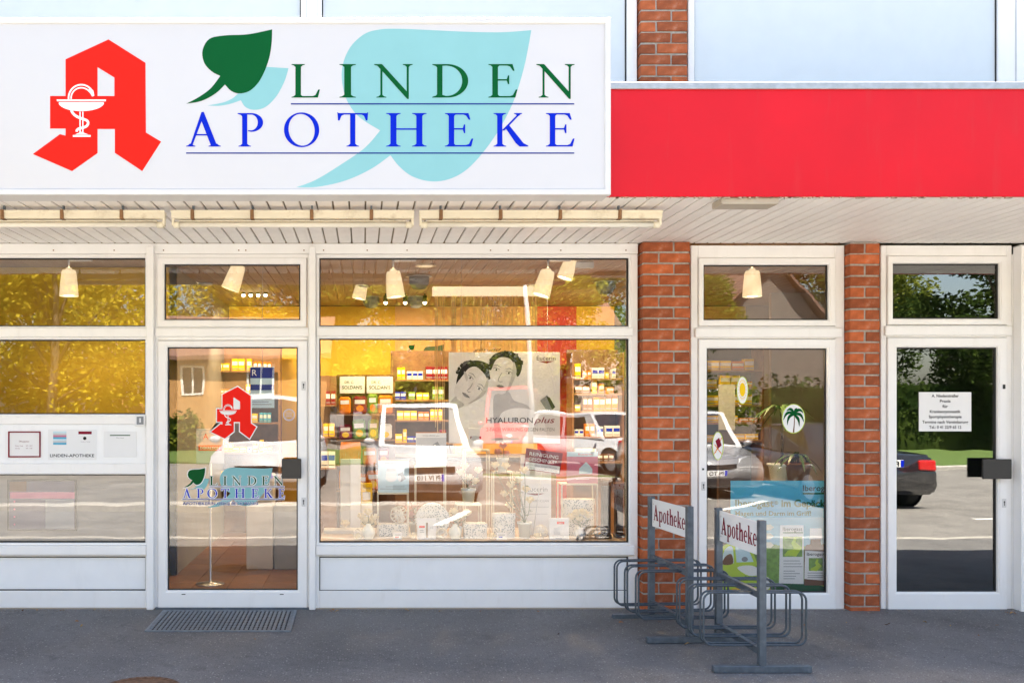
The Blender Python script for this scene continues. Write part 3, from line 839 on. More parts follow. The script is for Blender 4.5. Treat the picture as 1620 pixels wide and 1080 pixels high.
# ================================================================== FLUORESCENT LIGHTS UNDER THE SIGN
LY = -1.32
def tube_light(p0, p1, label):
    x0, x1 = X(p0, LY), X(p1, LY)
    z1, z0 = Z(335, LY), Z(347, LY)
    t = thing('fluorescent_light', label, 'light', ((x0 + x1) / 2, LY, z1), 0, 'fluorescent lights under the sign')
    h = MB(); h.box(x0, x1, LY - .03, LY + .03, z0, z1, c=.006)
    h.box(x0, x1, LY - .034, LY - .029, z1 - .012, z1 + .004, c=.001)
    h.build('housing', M['cream'], t)
    n = 4
    for k in range(n):
        xx = x0 + (x1 - x0) * (k + .28) / n * .98 + .03
        c = MB(); c.box(xx - .011, xx + .011, LY - .042, LY + .02, z0 - .006, z1 + .006, c=.003); c.box(xx - .006, xx + .006, LY - .05, LY - .04, z0 + .006, z1 - .004, c=.002)
        c.build('clip', M['wood'], t)
        b = MB(); b.box(xx - .006, xx + .006, LY - .01, LY + .01, z1 - .004, CZ - .001); b.build('hanger', M['galv'], t)
    zt = Z(356, LY)
    MB().tube([(x0 + .045, LY, zt), (x1 - .045, LY, zt)], .017, 12).build('tube', M['tubeglass'], t)
    for xx, s_ in ((x0, 1), (x1, -1)):
        e = MB(); e.tube([(xx + s_ * .012, LY, zt), (xx + s_ * .05, LY, zt)], .021, 12); e.box(xx + s_ * .002, xx + s_ * .018, LY - .018, LY + .018, zt - .008, z0 + .004, c=.003)
        e.build('end_cap', M['cream'], t)
    d_ = MB(); d_.box(x0 + .05, x1 - .05, LY - .024, LY + .024, zt + .019, zt + .024); d_.build('reflector', M['cream'], t)
tube_light(-121, 262, 'cream fluorescent tube light under the sign, cut off by the left edge of the photo')
tube_light(272, 655, 'cream fluorescent tube light under the sign above the pharmacy door, middle of the three')
tube_light(663, 1046, 'cream fluorescent tube light ending beside the brick pillar, rightmost of the three')
# ================================================================== INTERIOR (seen through the glass)
XL, XR = -6.3, 6.2
BW = 4.6                                            # back wall depth
def wallpart(px0, px1, m, y=BW, z0=0.0, z1=2.80, t=.05):
    return MB().box(X(px0, y), X(px1, y), y, y + t, z0, z1).build('interior_wall', M[m], BLD)
fl_ = MB().box(XL, XR, .09, BW, -.05, .004).build('interior_floor', M['floor'], BLD)
tm = MB().box(0, .294, 0, .294, 0, .006, c=.002).mesh('floor_tile', M['tile'])
for i in range(7):
    for j in range(11):
        o = bpy.data.objects.new('floor_tile', tm); COL.objects.link(o); o.parent = fl_
        o.location = (-1.75 + i * .3, .1 + j * .3, .004)
wallpart(225, 625, 'yellow'); wallpart(625, 850, 'peach'); wallpart(850, 912, 'redwall'); wallpart(912, 972, 'yellow'); wallpart(972, 1012, 'leafgreen')  # the dark green section paints a reflection into the wall colour
wallpart(1012, 1110, 'yellow'); wallpart(1110, 1180, 'peach')
MB().box(X(1180, BW), XR, BW, BW + .05, 0, 2.8).build('interior_wall', M['ceil'], BLD)
MB().box(XL, -1.70, 1.3, 1.36, 0, 2.80).build('partition', M['ochrewall'], BLD)
MB().box(-1.76, -1.70, 1.3, BW, 0, 2.8).build('partition', M['softgrey'], BLD)
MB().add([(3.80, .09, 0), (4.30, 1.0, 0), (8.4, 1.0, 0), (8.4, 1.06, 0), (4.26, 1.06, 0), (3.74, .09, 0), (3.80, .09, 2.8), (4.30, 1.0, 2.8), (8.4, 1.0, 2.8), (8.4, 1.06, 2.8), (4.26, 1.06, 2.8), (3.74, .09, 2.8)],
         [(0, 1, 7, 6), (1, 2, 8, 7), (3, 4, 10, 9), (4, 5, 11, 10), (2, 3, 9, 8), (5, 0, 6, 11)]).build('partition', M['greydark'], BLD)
MB().box(XR, XR + .05, 1.07, BW, 0, 2.8).build('partition', M['greywall'], BLD)
MB().box(XL - .05, XL, .09, BW, 0, 2.84).build('partition', M['yellow'], BLD)
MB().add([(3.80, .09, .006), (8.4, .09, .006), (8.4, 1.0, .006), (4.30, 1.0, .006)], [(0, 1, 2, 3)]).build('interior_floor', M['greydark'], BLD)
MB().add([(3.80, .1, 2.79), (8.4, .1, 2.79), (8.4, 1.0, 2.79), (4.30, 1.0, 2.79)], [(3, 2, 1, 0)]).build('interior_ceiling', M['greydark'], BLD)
MB().box(X(1206, 3.2) + .1, XR, 3.2, 3.26, 0, 2.8).build('partition', M['greywall'], BLD)
cb = MB(); x = XL
while x < XR:
    cb.box(x, x + .096, .1 if x < 3.6 else 1.07, BW, 2.805, 2.815, c=.002); x += .1
o = cb.build('ceiling_boards', M['ceil'], BLD); o['kind'] = 'stuff'
MB().box(XL, XR, .1, BW, 2.817, 2.835).build('interior_ceiling', M['ceil'], BLD)
# blind and board behind the lower left glass
MB().box(-3.3, X(231), .10, .12, Z(870), Z(745)).build('blind', M['beige'], BLD)
nb = thing('notice_board', 'purple grey notice board behind the low left window glass', 'notice board', at(66, 798, .085))
y = .085
MB().box(X(13, y), X(120, y), y, y + .012, Z(838, y), Z(759, y), c=.002).build('board', M['pviolet'], nb)
MB().ring(X(12, y), X(121, y), Z(839, y), Z(758, y), [(0, y + .01), (0, y - .006), (.012, y - .006), (.012, y + .002)]).build('frame', M['pblack'], nb)
mb = MB()
for k in range(4): mb.flat([ell(X(23, y), Z(793 + k * 12, y), .008, .008, 10)], y - .001)
mb.flat([[(X(16, y), Z(788, y)), (X(118, y), Z(788, y)), (X(118, y), Z(778, y)), (X(16, y), Z(778, y))]], y - .001)
mb.build('print', M['ppink'], nb)
mb = MB(); mb.flat([[(X(72, y), Z(835, y)), (X(117, y), Z(835, y)), (X(117, y), Z(790, y)), (X(72, y), Z(790, y))]], y - .001)
mb.build('print', M['pgrey'], nb)
mb = MB(); mb.flat([[(X(15, y), Z(777, y)), (X(42, y), Z(777, y)), (X(42, y), Z(761, y)), (X(15, y), Z(761, y))]], y - .001); mb.build('picture', M['pbrown'], nb)

# ---- ceiling lamps
LAMPK, SPOTW = .8, 4.5
def lamp(px, py, y, tilt, label, k=1.0, watts=14, box=True):
    px_, _, pz = at(px, py, y)
    t = thing('ceiling_lamp', label, 'lamp', (px_, y, 2.80), 0, 'cone shaded lamps under the shop ceiling')
    if box:
        MB().box(px_ + .01, px_ + .19, y - .03, y + .03, 2.745, 2.798, c=.004).build('rail_box', M['railbox'], t)
        MB().box(px_ - .05, px_ + .01, y - .02, y + .02, 2.765, 2.790, c=.003).build('rail_clip', M['dark'], t)
    else:
        MB().lathe([(.001, -.03), (.07, -.02), (.075, 0), (.001, 0)], px_, y, 2.80, 16).build('ceiling_rose', M['railbox'], t)
    h = .215 * k
    piv = Vector((px_ - .0, y, pz + h * .5))
    MB().tube([(px_, y, 2.77), (px_, y, piv.z + .02)], .010 * k, 8).build('stem', M['chrome'], t)
    rot = Matrix.Rotation(R(tilt), 3, 'Y')
    def tr(mb): mb.v = [tuple(piv + rot @ Vector((p[0], p[1], p[2]))) for p in mb.v]; return mb
    tr(MB().lathe([(.02, .02), (.03, .004), (.052 * k, 0), (.060 * k, -.02), (.070 * k, -h * .55), (.077 * k, -h), (.070 * k, -h), (.06 * k, -.03)], n=20)).build('shade', M['shade'], t)
    tr(MB().lathe([(.001, -h + .012), (.068 * k, -h + .012), (.068 * k, -h + .02), (.001, -h + .03)], n=16)).build('bulb', M['bulb'], t)
    if watts:
        ld = bpy.data.lights.new('lamp_light', 'SPOT'); ld.energy = watts * LAMPK; ld.spot_size = R(150); ld.spot_blend = .5; ld.color = (1, .74, .42); ld.shadow_soft_size = .08
        lo = bpy.data.objects.new('lamp_light', ld); COL.objects.link(lo); lo.parent = t
        lo.location = (piv + rot @ Vector((0, 0, -h - .09))) - base_of(t); lo.rotation_euler = (0, R(tilt), 0)
    return t
lamp(109, 448, .6, 0, 'lit cream lamp hanging straight behind the left window', watts=3)
lamp(378, 440, .6, 20, 'lit cream lamp tilted to the left above the glazed door', watts=5)
lamp(622, 450, .6, -6, 'lit cream lamp upright at the left of the large window', watts=9)
lamp(867, 449, .6, 17, 'lit cream lamp tilted at the right of the large window', watts=9)
lamp(1190, 449, .6, 0, 'lit cream lamp hanging straight above the door with the sticker discs', watts=26)
lamp(325, 436, 2.4, 40, 'small tilted lamp deeper in the shop above the glazed door', .85, 5, False)
lamp(574, 458, 2.6, 12, 'small cream lamp deeper inside the large window on the left', .95, 14, False)
lamp(848, 450, 2.6, 8, 'small cream lamp half hidden behind the tilted lamp on the right', .9, 40, False)
lamp(904, 425, 1.0, 18, 'cream lamp close to the ceiling at the right end of the large window', .9, 0, True)
def dome(px, py, y, label, watts=0):
    p = at(px, py, y)
    t = thing('ceiling_dome', label, 'ceiling fitting', (p[0], y, 2.8), 0, None)
    MB().lathe([(.001, -.13), (.06, -.12), (.095, -.07), (.10, 0), (.001, 0)], p[0], y, 2.80, 16).build('dome', M['pgrey'], t)
    MB().lathe([(.10, -.004), (.13, -.004), (.13, 0), (.10, 0)], p[0], y, 2.80, 16).build('rim', M['railbox'], t)
    if watts:
        ld = bpy.data.lights.new('added_dome_fill', 'SPOT'); ld.energy = watts; ld.color = (1, .78, .46); ld.shadow_soft_size = .04; ld.spot_size = R(140); ld.spot_blend = .6
        lo = bpy.data.objects.new('added_dome_fill', ld); COL.objects.link(lo); lo.parent = t; lo.location = (0, .02, -.15); lo.rotation_euler = (R(40), 0, 0)  # spot added inside the dark dome to brighten the wall behind
dome(663, 450, 1.9, 'dark ceiling dome right of the upright lamp')
dome(587, 485, 3.6, 'dark ceiling dome below the small left lamp')
dome(658, 485, 3.6, 'dark ceiling dome at the back above the medicine shelf')
dome(958, 445, 2.3, 'dark ceiling dome near the right end of the large window', 28)
p = at(673, 428, 1.2)
t = thing('downlight', 'round recessed downlight glowing in the shop ceiling', 'downlight', (p[0], 1.2, 2.8))
MB().lathe([(.10, -.006), (.10, 0), (.075, 0), (.075, -.006), (.10, -.006)], p[0], 1.2, 2.799, 20).build('ring', M['cream'], t)
MB().lathe([(.001, -.004), (.074, -.004), (.074, 0), (.001, 0)], p[0], 1.2, 2.799, 20).build('bulb', M['shade'], t)
def spot_track(px0, px1, py, y, n, label):
    a, b = X(px0, y), X(px1, y); z = Z(py, y)
    t = thing('spot_track', label, 'spotlight rail', ((a + b) / 2, y, z + .15))
    MB().box(a - .1, b + .1, y - .012, y + .012, z + .13, z + .155).build('rail', M['dark'], t)
    MB().box((a + b) / 2 - .01, (a + b) / 2 + .01, y - .01, y + .01, z + .155, 2.80).build('hanger', M['dark'], t)
    for k in range(n):
        xx = a + (b - a) * k / max(1, n - 1)
        s_ = MB().tube([(xx, y, z + .13), (xx, y, z + .09), (xx, y, z + .088), (xx, y, z + .015)], [.008, .008, .024, .028], 10).build('spotlight', M['dark'], t)
        MB().ball((xx, y, z + .008), .02, 8, 5).build('bulb', M['spotbulb'], s_)
        ld = bpy.data.lights.new('spot_light', 'SPOT'); ld.energy = SPOTW; ld.color = (1, .78, .46); ld.shadow_soft_size = .03; ld.spot_size = R(130); ld.spot_blend = .7
        lo = bpy.data.objects.new('spot_light', ld); COL.objects.link(lo); lo.parent = t; lo.location = Vector((xx, y + .02, z - .02)) - base_of(t); lo.rotation_euler = (R(35), 0, 0)
spot_track(610, 672, 480, 3.3, 3, 'black rail with three lit spots at the back of the large window')
spot_track(385, 420, 468, 3.2, 4, 'black rail with four lit spots above the glazed door')
spot_track(276, 290, 470, 3.4, 3, 'short black rail with three lit spots at the left of the door transom')

# ---- string curtain with a lit head box
y = 2.0
sc_ = thing('string_curtain', 'pale string curtain hanging from a lit box behind the large poster', 'curtain', at(768, 460, y))
MB().box(X(684, y), X(852, y), y - .05, y + .05, Z(468, y), Z(454, y), c=.004).build('head_box', emis('lit_box', (1, .8, .55), .10, (.8, .72, .6)), sc_)
mb = MB(); q = random.Random(11)
for k in range(85):
    xx = X(q.uniform(686, 850), y) ; yy = y + q.uniform(-.03, .03)
    mb.box(xx - .0022, xx + .0022, yy - .002, yy + .002, Z(q.uniform(640, 720), y), Z(467, y))
o = mb.build('strings', mat('string_yarn', (.72, .50, .26), .8), sc_); o['kind'] = 'stuff'
# ---- leaf decals on the back wall
yy = BW - .004
for (px0, py0, k, m, lab) in ((644, 545, 12 / 369, 'pgreen', 'small dark green leaf painted on the peach wall'), (662, 545, 40 / 369, 'leafgreen', 'large green leaf painted on the peach wall beside the smaller leaf')):
    mb = MB().flat([[at(px0 + (p[0] - 793) * k, py0 + (p[1] - 124) * k, yy)[::2] for p in LEAF1]], yy)
    c = at(px0, py0, yy); tag(mb.build('leaf_decal', M[m], None, c), lab, 'wall decal')

# ---- shelves with packs
PACKM = ['pyel', 'porange', 'pwhite', 'pblue', 'pmar', 'pgrass', 'pbrown', 'psky']
PNAME = {'pyel': 'yellow', 'porange': 'orange', 'pwhite': 'white', 'pblue': 'blue', 'pmar': 'maroon', 'pgrass': 'green', 'pbrown': 'brown', 'psky': 'light blue'}
def shelf_unit(px0, px1, levels, y, label, where, back='wood', dens=1.0, hmax=.19, seed=1, pal=PACKM, wmin=.045, wmax=.09):
    q = random.Random(seed)
    a, b = X(px0, y), X(px1, y)
    zt, zb = Z(levels[0], y), Z(levels[-1], y)
    t = thing('medicine_shelf', label, 'shelf', ((a + b) / 2, y, 0))
    MB().box(a - .02, b + .02, y + .28, y + .30, 0, zt + .35).build('back_panel', M[back], t)
    for xx in (a - .02, b): MB().box(xx, xx + .02, y, y + .28, 0, zt + .3).build('upright', M['wood'], t)
    for li, lv in enumerate(levels):
        z = Z(lv, y); bd = 'lowest' if li == len(levels) - 1 else ['top', 'second', 'third', 'fourth'][li]
        MB().box(a + .002, b - .002, y, y + .278, z - .022, z, c=.002).build('shelf_board', M['wood'], t)
        xx = a + .02
        while xx < b - wmax - .01:
            if q.random() < dens:
                w_ = q.uniform(wmin, wmax); h_ = q.uniform(.35, 1) * hmax; m = q.choice(pal)
                n_same = q.choice((1, 1, 2, 2, 3))
                for r_ in range(n_same):
                    if xx + w_ > b - .01: break
                    mb = MB(); mb.box(0, w_ - .006, 0, .08, 0, h_, 0, .002)
                    mb.box(.004, w_ - .01, -.0012, .0, h_ * .45, h_ * .78, 1); mb.box(.004, w_ - .01, -.0012, .0, h_ * .12, h_ * .2, 2)
                    ob = bpy.data.objects.new('medicine_pack', mb.mesh('medicine_pack', [M[m], M['pwhite' if m != 'pwhite' else 'pblue'], M['pgrey']]))
                    COL.objects.link(ob); ob.location = (xx, y + .03 + q.uniform(0, .03), z)
                    tag(ob, '%s pack on the %s board of the %s' % (PNAME[m], bd, where), 'pack', '%s packs on the %s board of the %s' % (PNAME[m], bd, where))
                    xx += w_
            xx += q.uniform(.0, .03)
    return t
shelf_unit(622, 716, (600, 632, 664, 700, 740), 3.7, 'wooden medicine shelf at the back left of the large poster', 'back shelf left of the large poster', dens=.8, hmax=.16, seed=2, pal=['pyel', 'porange', 'pblue', 'pwhite', 'pyel', 'pwhite', 'pmar', 'pgrass'])
shelf_unit(908, 985, (598, 622, 650, 690, 730), 3.7, 'wooden medicine shelf at the back right of the large poster', 'back shelf right of the large poster', dens=.7, hmax=.20, seed=5, pal=['pyel', 'pwhite', 'porange', 'pbrown', 'pyel'])
shelf_unit(300, 440, (586, 625, 668, 715, 765), 3.9, 'wooden medicine shelf at the back seen through the glazed door', 'back shelf behind the glazed door', dens=.9, hmax=.15, seed=9, pal=['pyel', 'porange', 'pwhite', 'pyel', 'psky'])
shelf_unit(1118, 1206, (585, 612, 640, 668, 696), 2.9, 'dark shelf of yellow packs behind the door with the sticker discs', 'dark shelf behind the sticker disc door', back='darkwood', dens=.9, hmax=.13, seed=12, pal=['pyel', 'pyel', 'porange'], wmin=.10, wmax=.15)
shelf_unit(505, 600, (640, 690, 740), 3.8, 'low wooden medicine shelf behind the candy stand', 'low back shelf behind the candy stand', dens=.7, hmax=.2, seed=15)
# counter
ct = thing('sales_counter', 'brown sales counter inside the shop behind the displays', 'counter', (.9, 2.6, 0))
MB().box(.1, 2.0, 2.5, 3.0, .0, .98, c=.01).build('body', M['wood'], ct); MB().box(.05, 2.05, 2.45, 3.05, .981, 1.02, c=.006).build('top', M['darkwood'], ct)
# queue post and grey bench inside the door
p = at(333, 908, .9)
qp = thing('queue_post', 'thin grey post on a round base just inside the glazed door', 'post', (p[0], .9, .01))
MB().lathe([(.001, .0), (.12, .0), (.12, .008), (.02, .018), (.011, .03), (.011, 1.05), (.001, 1.06)], p[0], .9, .011, 18).build('post', M['chrome'], qp)
MB().box(p[0] - .12, p[0] + .12, .88, .889, 1.05, 1.35, c=.003).build('sign_plate', M['plgrey'], qp)
mb = MB(); mb.box(p[0] - .10, p[0] + .10, .877, .879, 1.16, 1.21); put_text(mb, 'DISKRETION', p[0], 1.175, .8755, cap=.022, anchor='c', mi=1); put_text(mb, 'A', p[0] - .06, 1.26, .8785, cap=.05, mi=0)
mb.build('lettering', [M['pred'], M['pwhite']], qp)
b = thing('display_column', 'pale grey stepped display column inside the glazed door', 'display column', (-.75, 1.7, .01))
MB().box(-1.10, -.85, 1.6, 1.85, .011, .9, c=.008).build('tall_block', M['greywall'], b); MB().box(-.84, -.5, 1.6, 1.85, .011, .62, c=.008).build('low_block', M['pgrey'], b)
nt = thing('notice_sheet', 'blue and white notice sheet hanging inside the glazed door', 'notice', at(412, 620, .25))
y = .25
MB().box(X(396, y), X(434, y), y, y + .004, Z(645, y), Z(580, y)).build('sheet', M['ppale'], nt)
mb = MB(); mb.flat([[(X(396, y), Z(598, y)), (X(434, y), Z(598, y)), (X(434, y), Z(581, y)), (X(396, y), Z(581, y))]], y - .001); mb.flat([[(X(396, y), Z(617, y)), (X(434, y), Z(617, y)), (X(434, y), Z(608, y)), (X(396, y), Z(608, y))]], y - .001)
mb.build('print', M['pnavy'], nt)
mb = MB(); put_text(mb, 'R', X(399, y), Z(594, y), y - .002, cap=.05); mb.build('print', M['pwhite'], nt)
mb = MB()
for k in range(5): mb.flat([[(X(399, y), Z(624 + k * 4, y)), (X(430 - k % 2 * 5, y), Z(624 + k * 4, y)), (X(430 - k % 2 * 5, y), Z(622.8 + k * 4, y)), (X(399, y), Z(622.8 + k * 4, y))]], y - .001)
mb.build('print', M['pgrey'], nt)
MB().tube([(X(415, y), y + .002, Z(580, y)), (X(415, y), y + .002, 2.8)], .0015, 5).build('cord', M['plgrey'], nt)

# ================================================================== WINDOW DISPLAY
BZ = .505
pl = MB(); pl.box(X(505), X(995), .09, .85, BZ - .04, BZ, c=.004); 
plat = thing('display_bench', 'pale wooden display bench along the inside of the large window', 'bench', (X(750), .47, 0))
pl.build('top', mat('bench_top', (.40, .28, .18), .5, var=.15), plat)
MB().box(X(505) + .02, X(995) - .02, .6, .64, 0, BZ - .041).build('front_board', M['greywall'], plat)
def rect(px0, px1, py0, py1, y): return [(X(px0, y), Z(py1, y)), (X(px1, y), Z(py1, y)), (X(px1, y), Z(py0, y)), (X(px0, y), Z(py0, y))]
def card(name, label, cat, px0, px1, py0, py1, y, m, prints=(), base=None, tilt=0.0, t_=.012, group=None):
    c = at((px0 + px1) / 2, py1, y)
    o = thing(name, label, cat, c, 0, group)
    MB().box(X(px0, y), X(px1, y), y, y + t_, Z(py1, y), Z(py0, y), c=.0015).build('board', M[m], o)
    for k, pr in enumerate(prints):
        mb = MB(); yy = y - .0012 - k * .0002
        if pr[0] == 'r': mb.flat([rect(*pr[2:6], y)], yy)
        elif pr[0] == 'e': mb.flat([ell(X(pr[2], y), Z(pr[3], y), pr[4] / (FPX / (y + 7)), pr[5] / (FPX / (y + 7)), 20)], yy)
        elif pr[0] == 't':
            s = FPX / (y + 7)
            put_text(mb, pr[2], X(pr[3], y), Z(pr[4], y), yy, cap=pr[5] / s, anchor=pr[6] if len(pr) > 6 else 'l', bold=pr[7] if len(pr) > 7 else 0, width=(pr[8] / s if len(pr) > 8 and pr[8] else None), shear=pr[9] if len(pr) > 9 else 0)
        elif pr[0] == 'p': mb.flat([[(X(a, y), Z(b_, y)) for a, b_ in pr[2]]], yy)
        mb.build('lettering' if pr[0] == 't' else 'print', M[pr[1]], o)
    if tilt: o.rotation_euler = (0, R(tilt), 0)
    return o
def wire_stand(px0, px1, pytop, y, label, d=.16):
    a, b, z = X(px0, y), X(px1, y), Z(pytop, y)
    t = thing('display_stand', label, 'stand', ((a + b) / 2, y + d / 2, BZ))
    MB().box(a, b, y, y + d, z - .012, z, c=.002).build('top', M['cream'], t)
    for xx in (a + .005, b - .005):
        for yy in (y + .006, y + d - .006):
            MB().box(xx - .005, xx + .005, yy - .005, yy + .005, BZ + .0005, z - .0125, c=.001).build('leg', M['cream'], t)
    return t
cream = lambda n, x0, x1, y0, y1: None
# product cards standing on stands
wire_stand(597, 647, 779.5, .30, 'cream display stand under the white blue product card')
card('product_card', 'white blue card with a cream jar on the left display stand', 'card', 598, 647, 727, 778.8, .33, 'ppale',
     (('r', 'porange', 598, 647, 727, 728.2), ('e', 'pwhite', 619, 755, 9, 7), ('r', 'pwhite', 611, 627, 744, 756), ('r', 'plgrey', 612, 626, 741, 745), ('p', 'pgrey', [(629, 750), (637, 746), (642, 757), (634, 762)]), ('e', 'pwhite', 632, 756, 3, 5), ('t', 'pgrey', 'HYALURON plus', 609, 733.5, 2.2, 'l', 0, 24), ('r', 'pgrey', 610, 640, 769, 769.6), ('r', 'pgrey', 601, 643, 772.5, 773.2)))
wire_stand(657, 706, 737, .45, 'cream display stand under the grey product card')
card('product_card', 'pale grey card with a jar and its lid on the taller stand', 'card', 658, 706, 684, 736.3, .48, 'plgrey',
     (('r', 'pwhite', 658, 706, 684, 692), ('r', 'porange', 658, 706, 683.4, 684.6), ('t', 'pgrey', 'HYALURON plus', 669, 690, 2.4, 'l', 0, 26), ('e', 'pwhite', 675, 712, 8.5, 6.5), ('r', 'pwhite', 667.5, 682.5, 703, 713), ('r', 'plgrey', 668.5, 681.5, 700.5, 703.5), ('p', 'pgrey', [(685, 703), (692, 698), (701, 711), (692, 717)]), ('e', 'pwhite', 688, 709, 3, 6)))
card('leaflet', 'white leaflet with a red tag and a brush picture near the speckled disc', 'leaflet', 660, 690, 819, 855.5, .16, 'paper',
     (('r', 'pred', 663, 672, 831, 834.5), ('r', 'wood', 674, 677, 826, 850), ('r', 'plgrey', 680, 685, 832, 836), ('r', 'pgrey', 664, 670, 838, 839), ('r', 'pgrey', 664, 671, 841, 841.7), ('r', 'plgrey', 668, 686, 852, 852.6)))
card('leaflet', 'white leaflet with a small red tag beside the rose bush', 'leaflet', 869, 900, 819, 856, .16, 'paper',
     (('r', 'pred', 881, 893, 824.5, 828.5), ('t', 'pwhite', 'NEU', 884, 827.9, 2.2, 'l'), ('r', 'plgrey', 876, 886, 834, 845), ('r', 'pgrey', 874, 892, 848, 848.7), ('r', 'pgrey', 879, 889, 851, 851.7)))
card('price_card', 'small white card with a red print under the large poster', 'card', 741, 764, 677, 710, .52, 'paper', (('r', 'pmar', 744, 748, 690, 694), ('r', 'pmar', 757, 761, 690, 694), ('e', 'plgrey', 752, 693, 7, 4)))
wire_stand(735, 775, 711, .50, 'cream display stand under the small white card')
card('brand_card', 'white upright card lettered Eucerin behind the rose bush', 'card', 824, 872, 720, 855, .42, 'pwhite',
     (('t', 'pgrey', 'Eucerin', 833, 777, 8, 'l', .004, 33), ('p', 'pmar', [(832, 780), (862, 780), (850, 783), (845, 783)]), ('t', 'pgrey', 'DERMO CLEAN', 838, 793.5, 3.6, 'l', 0, 30), ('r', 'plgrey', 830, 868, 801, 802), ('r', 'plgrey', 836, 866, 812, 813)))
rc = card('offer_card', 'tilted burgundy card lettered REINIGUNG GESCHENKT', 'card', 828, 886, 712, 746, .34, 'pmar',
     (('t', 'pwhite', 'REINIGUNG', 834, 722.5, 5.6, 'l', .004, 46), ('t', 'pwhite', 'GESCHENKT*', 834, 731, 5.6, 'l', .004, 44), ('r', 'pwhite', 829.5, 884.5, 733.5, 744.5), ('t', 'pgrey', 'BEIM KAUF EINER PFLEGE', 833, 738.5, 2.2, 'l', 0, 47), ('t', 'pgrey', 'VON UNSEREN PRODUKTEN', 833, 742.8, 2.2, 'l', 0, 48)), tilt=8)
mb = MB(); mb.tube([(X(857, .36), .36, BZ + .001), (X(857, .36), .36, Z(745, .36))], .004, 6); mb.build('stick', M['plgrey'], rc)
card('product_card', 'pink card with a pale bottle picture at the right end of the display', 'card', 897, 946, 714, 764, .36, 'ppink',
     (('r', 'ppale', 897, 946, 714, 722), ('t', 'pred', 'Eucerin', 915, 719.5, 3, 'l', 0, 22), ('p', 'ppale', [(916, 749), (916, 741), (922, 735), (927, 730), (932, 735), (937, 741), (937, 749)]), ('r', 'pwhite', 911, 932, 757, 757.8)))
wire_stand(888, 946, 764.5, .34, 'cream display stand under the pink product card')
# large hanging poster with two printed portraits
y = .62
PO = thing('advertising_poster', 'large grey poster with two women lettered HYALURON plus', 'poster', at(798, 700, y))
MB().box(X(710, y), X(886, y), y, y + .006, Z(701, y), Z(557, y), c=.001).build('sheet', mat('poster_grey', (.70, .69, .68), .35, var=.10, scale=1.5), PO)
def PF(p): q_ = at(690 + p[0] / 6, 540 + p[1] / 6, y); return (q_[0], q_[2])
_pk = [0]
def pprint(pts, m, corners=(), raw=False, name='print'):
    _pk[0] += 1
    pts = pts if raw else smooth_pts(pts, corners, 4)
    return MB().flat([[PF(p) for p in pts]], y - .0008 - _pk[0] * .00012).build(name, M[m], PO)
M['skin1'] = mat('print_skin_light', (.66, .64, .63), .4, var=.10, scale=9)
M['skin2'] = mat('print_skin_mid', (.44, .425, .415), .4, var=.10, scale=9)
M['cloth'] = mat('print_cloth', (.80, .80, .80), .4, var=.08, scale=7)
pprint([(125, 955), (125, 640), (190, 600), (300, 610), (450, 500), (530, 545), (600, 650), (640, 955)], 'cloth', (0, 1, 7))
pprint([(560, 955), (540, 560), (600, 490), (690, 480), (740, 560), (900, 640), (1000, 955)], 'skin2', (0, 6))
pprint([(640, 955), (600, 720), (700, 640), (880, 640), (1010, 720), (1060, 955)], 'cloth', (0, 5))
pprint([(185, 410), (225, 330), (310, 255), (420, 260), (490, 330), (490, 430), (445, 515), (350, 575), (262, 596), (198, 545), (170, 480)], 'skin1')
pprint([(185, 520), (130, 580), (128, 650), (200, 640), (268, 600), (205, 550)], 'skin2', (1, 2))
pprint([(190, 400), (212, 300), (260, 225), (350, 182), (440, 190), (525, 240), (520, 340), (490, 360), (450, 300), (380, 240), (310, 255), (255, 320), (215, 370)], 'pblack')
pprint([(508, 250), (555, 170), (650, 135), (735, 185), (762, 290), (722, 400), (685, 468), (612, 500), (552, 452), (515, 350)], 'skin1')
pprint([(503, 250), (515, 160), (585, 105), (700, 92), (785, 145), (815, 230), (795, 310), (765, 330), (748, 240), (700, 165), (620, 150), (560, 185), (522, 270)], 'pblack')
hq = random.Random(4)
for k in range(46):                                   # curls around both hairlines
    u = hq.random()
    if k % 2: hx, hy = 660 + 150 * math.cos(R(200 + 160 * u)) , 225 + 120 * math.sin(R(200 + 160 * u))
    else: hx, hy = 350 + 150 * math.cos(R(185 + 150 * u)), 310 + 120 * math.sin(R(185 + 150 * u))
    pprint(ell(hx, hy, hq.uniform(12, 26), hq.uniform(8, 16), 9, hq.uniform(0, 3)), 'pblack' if hq.random() < .7 else 'hairgrey', raw=True)
pprint([(735, 190), (762, 290), (722, 400), (685, 468), (660, 480), (700, 380), (720, 290)], 'skin2')
pprint([(490, 340), (490, 430), (445, 515), (350, 575), (300, 590), (400, 520), (455, 430)], 'skin2')
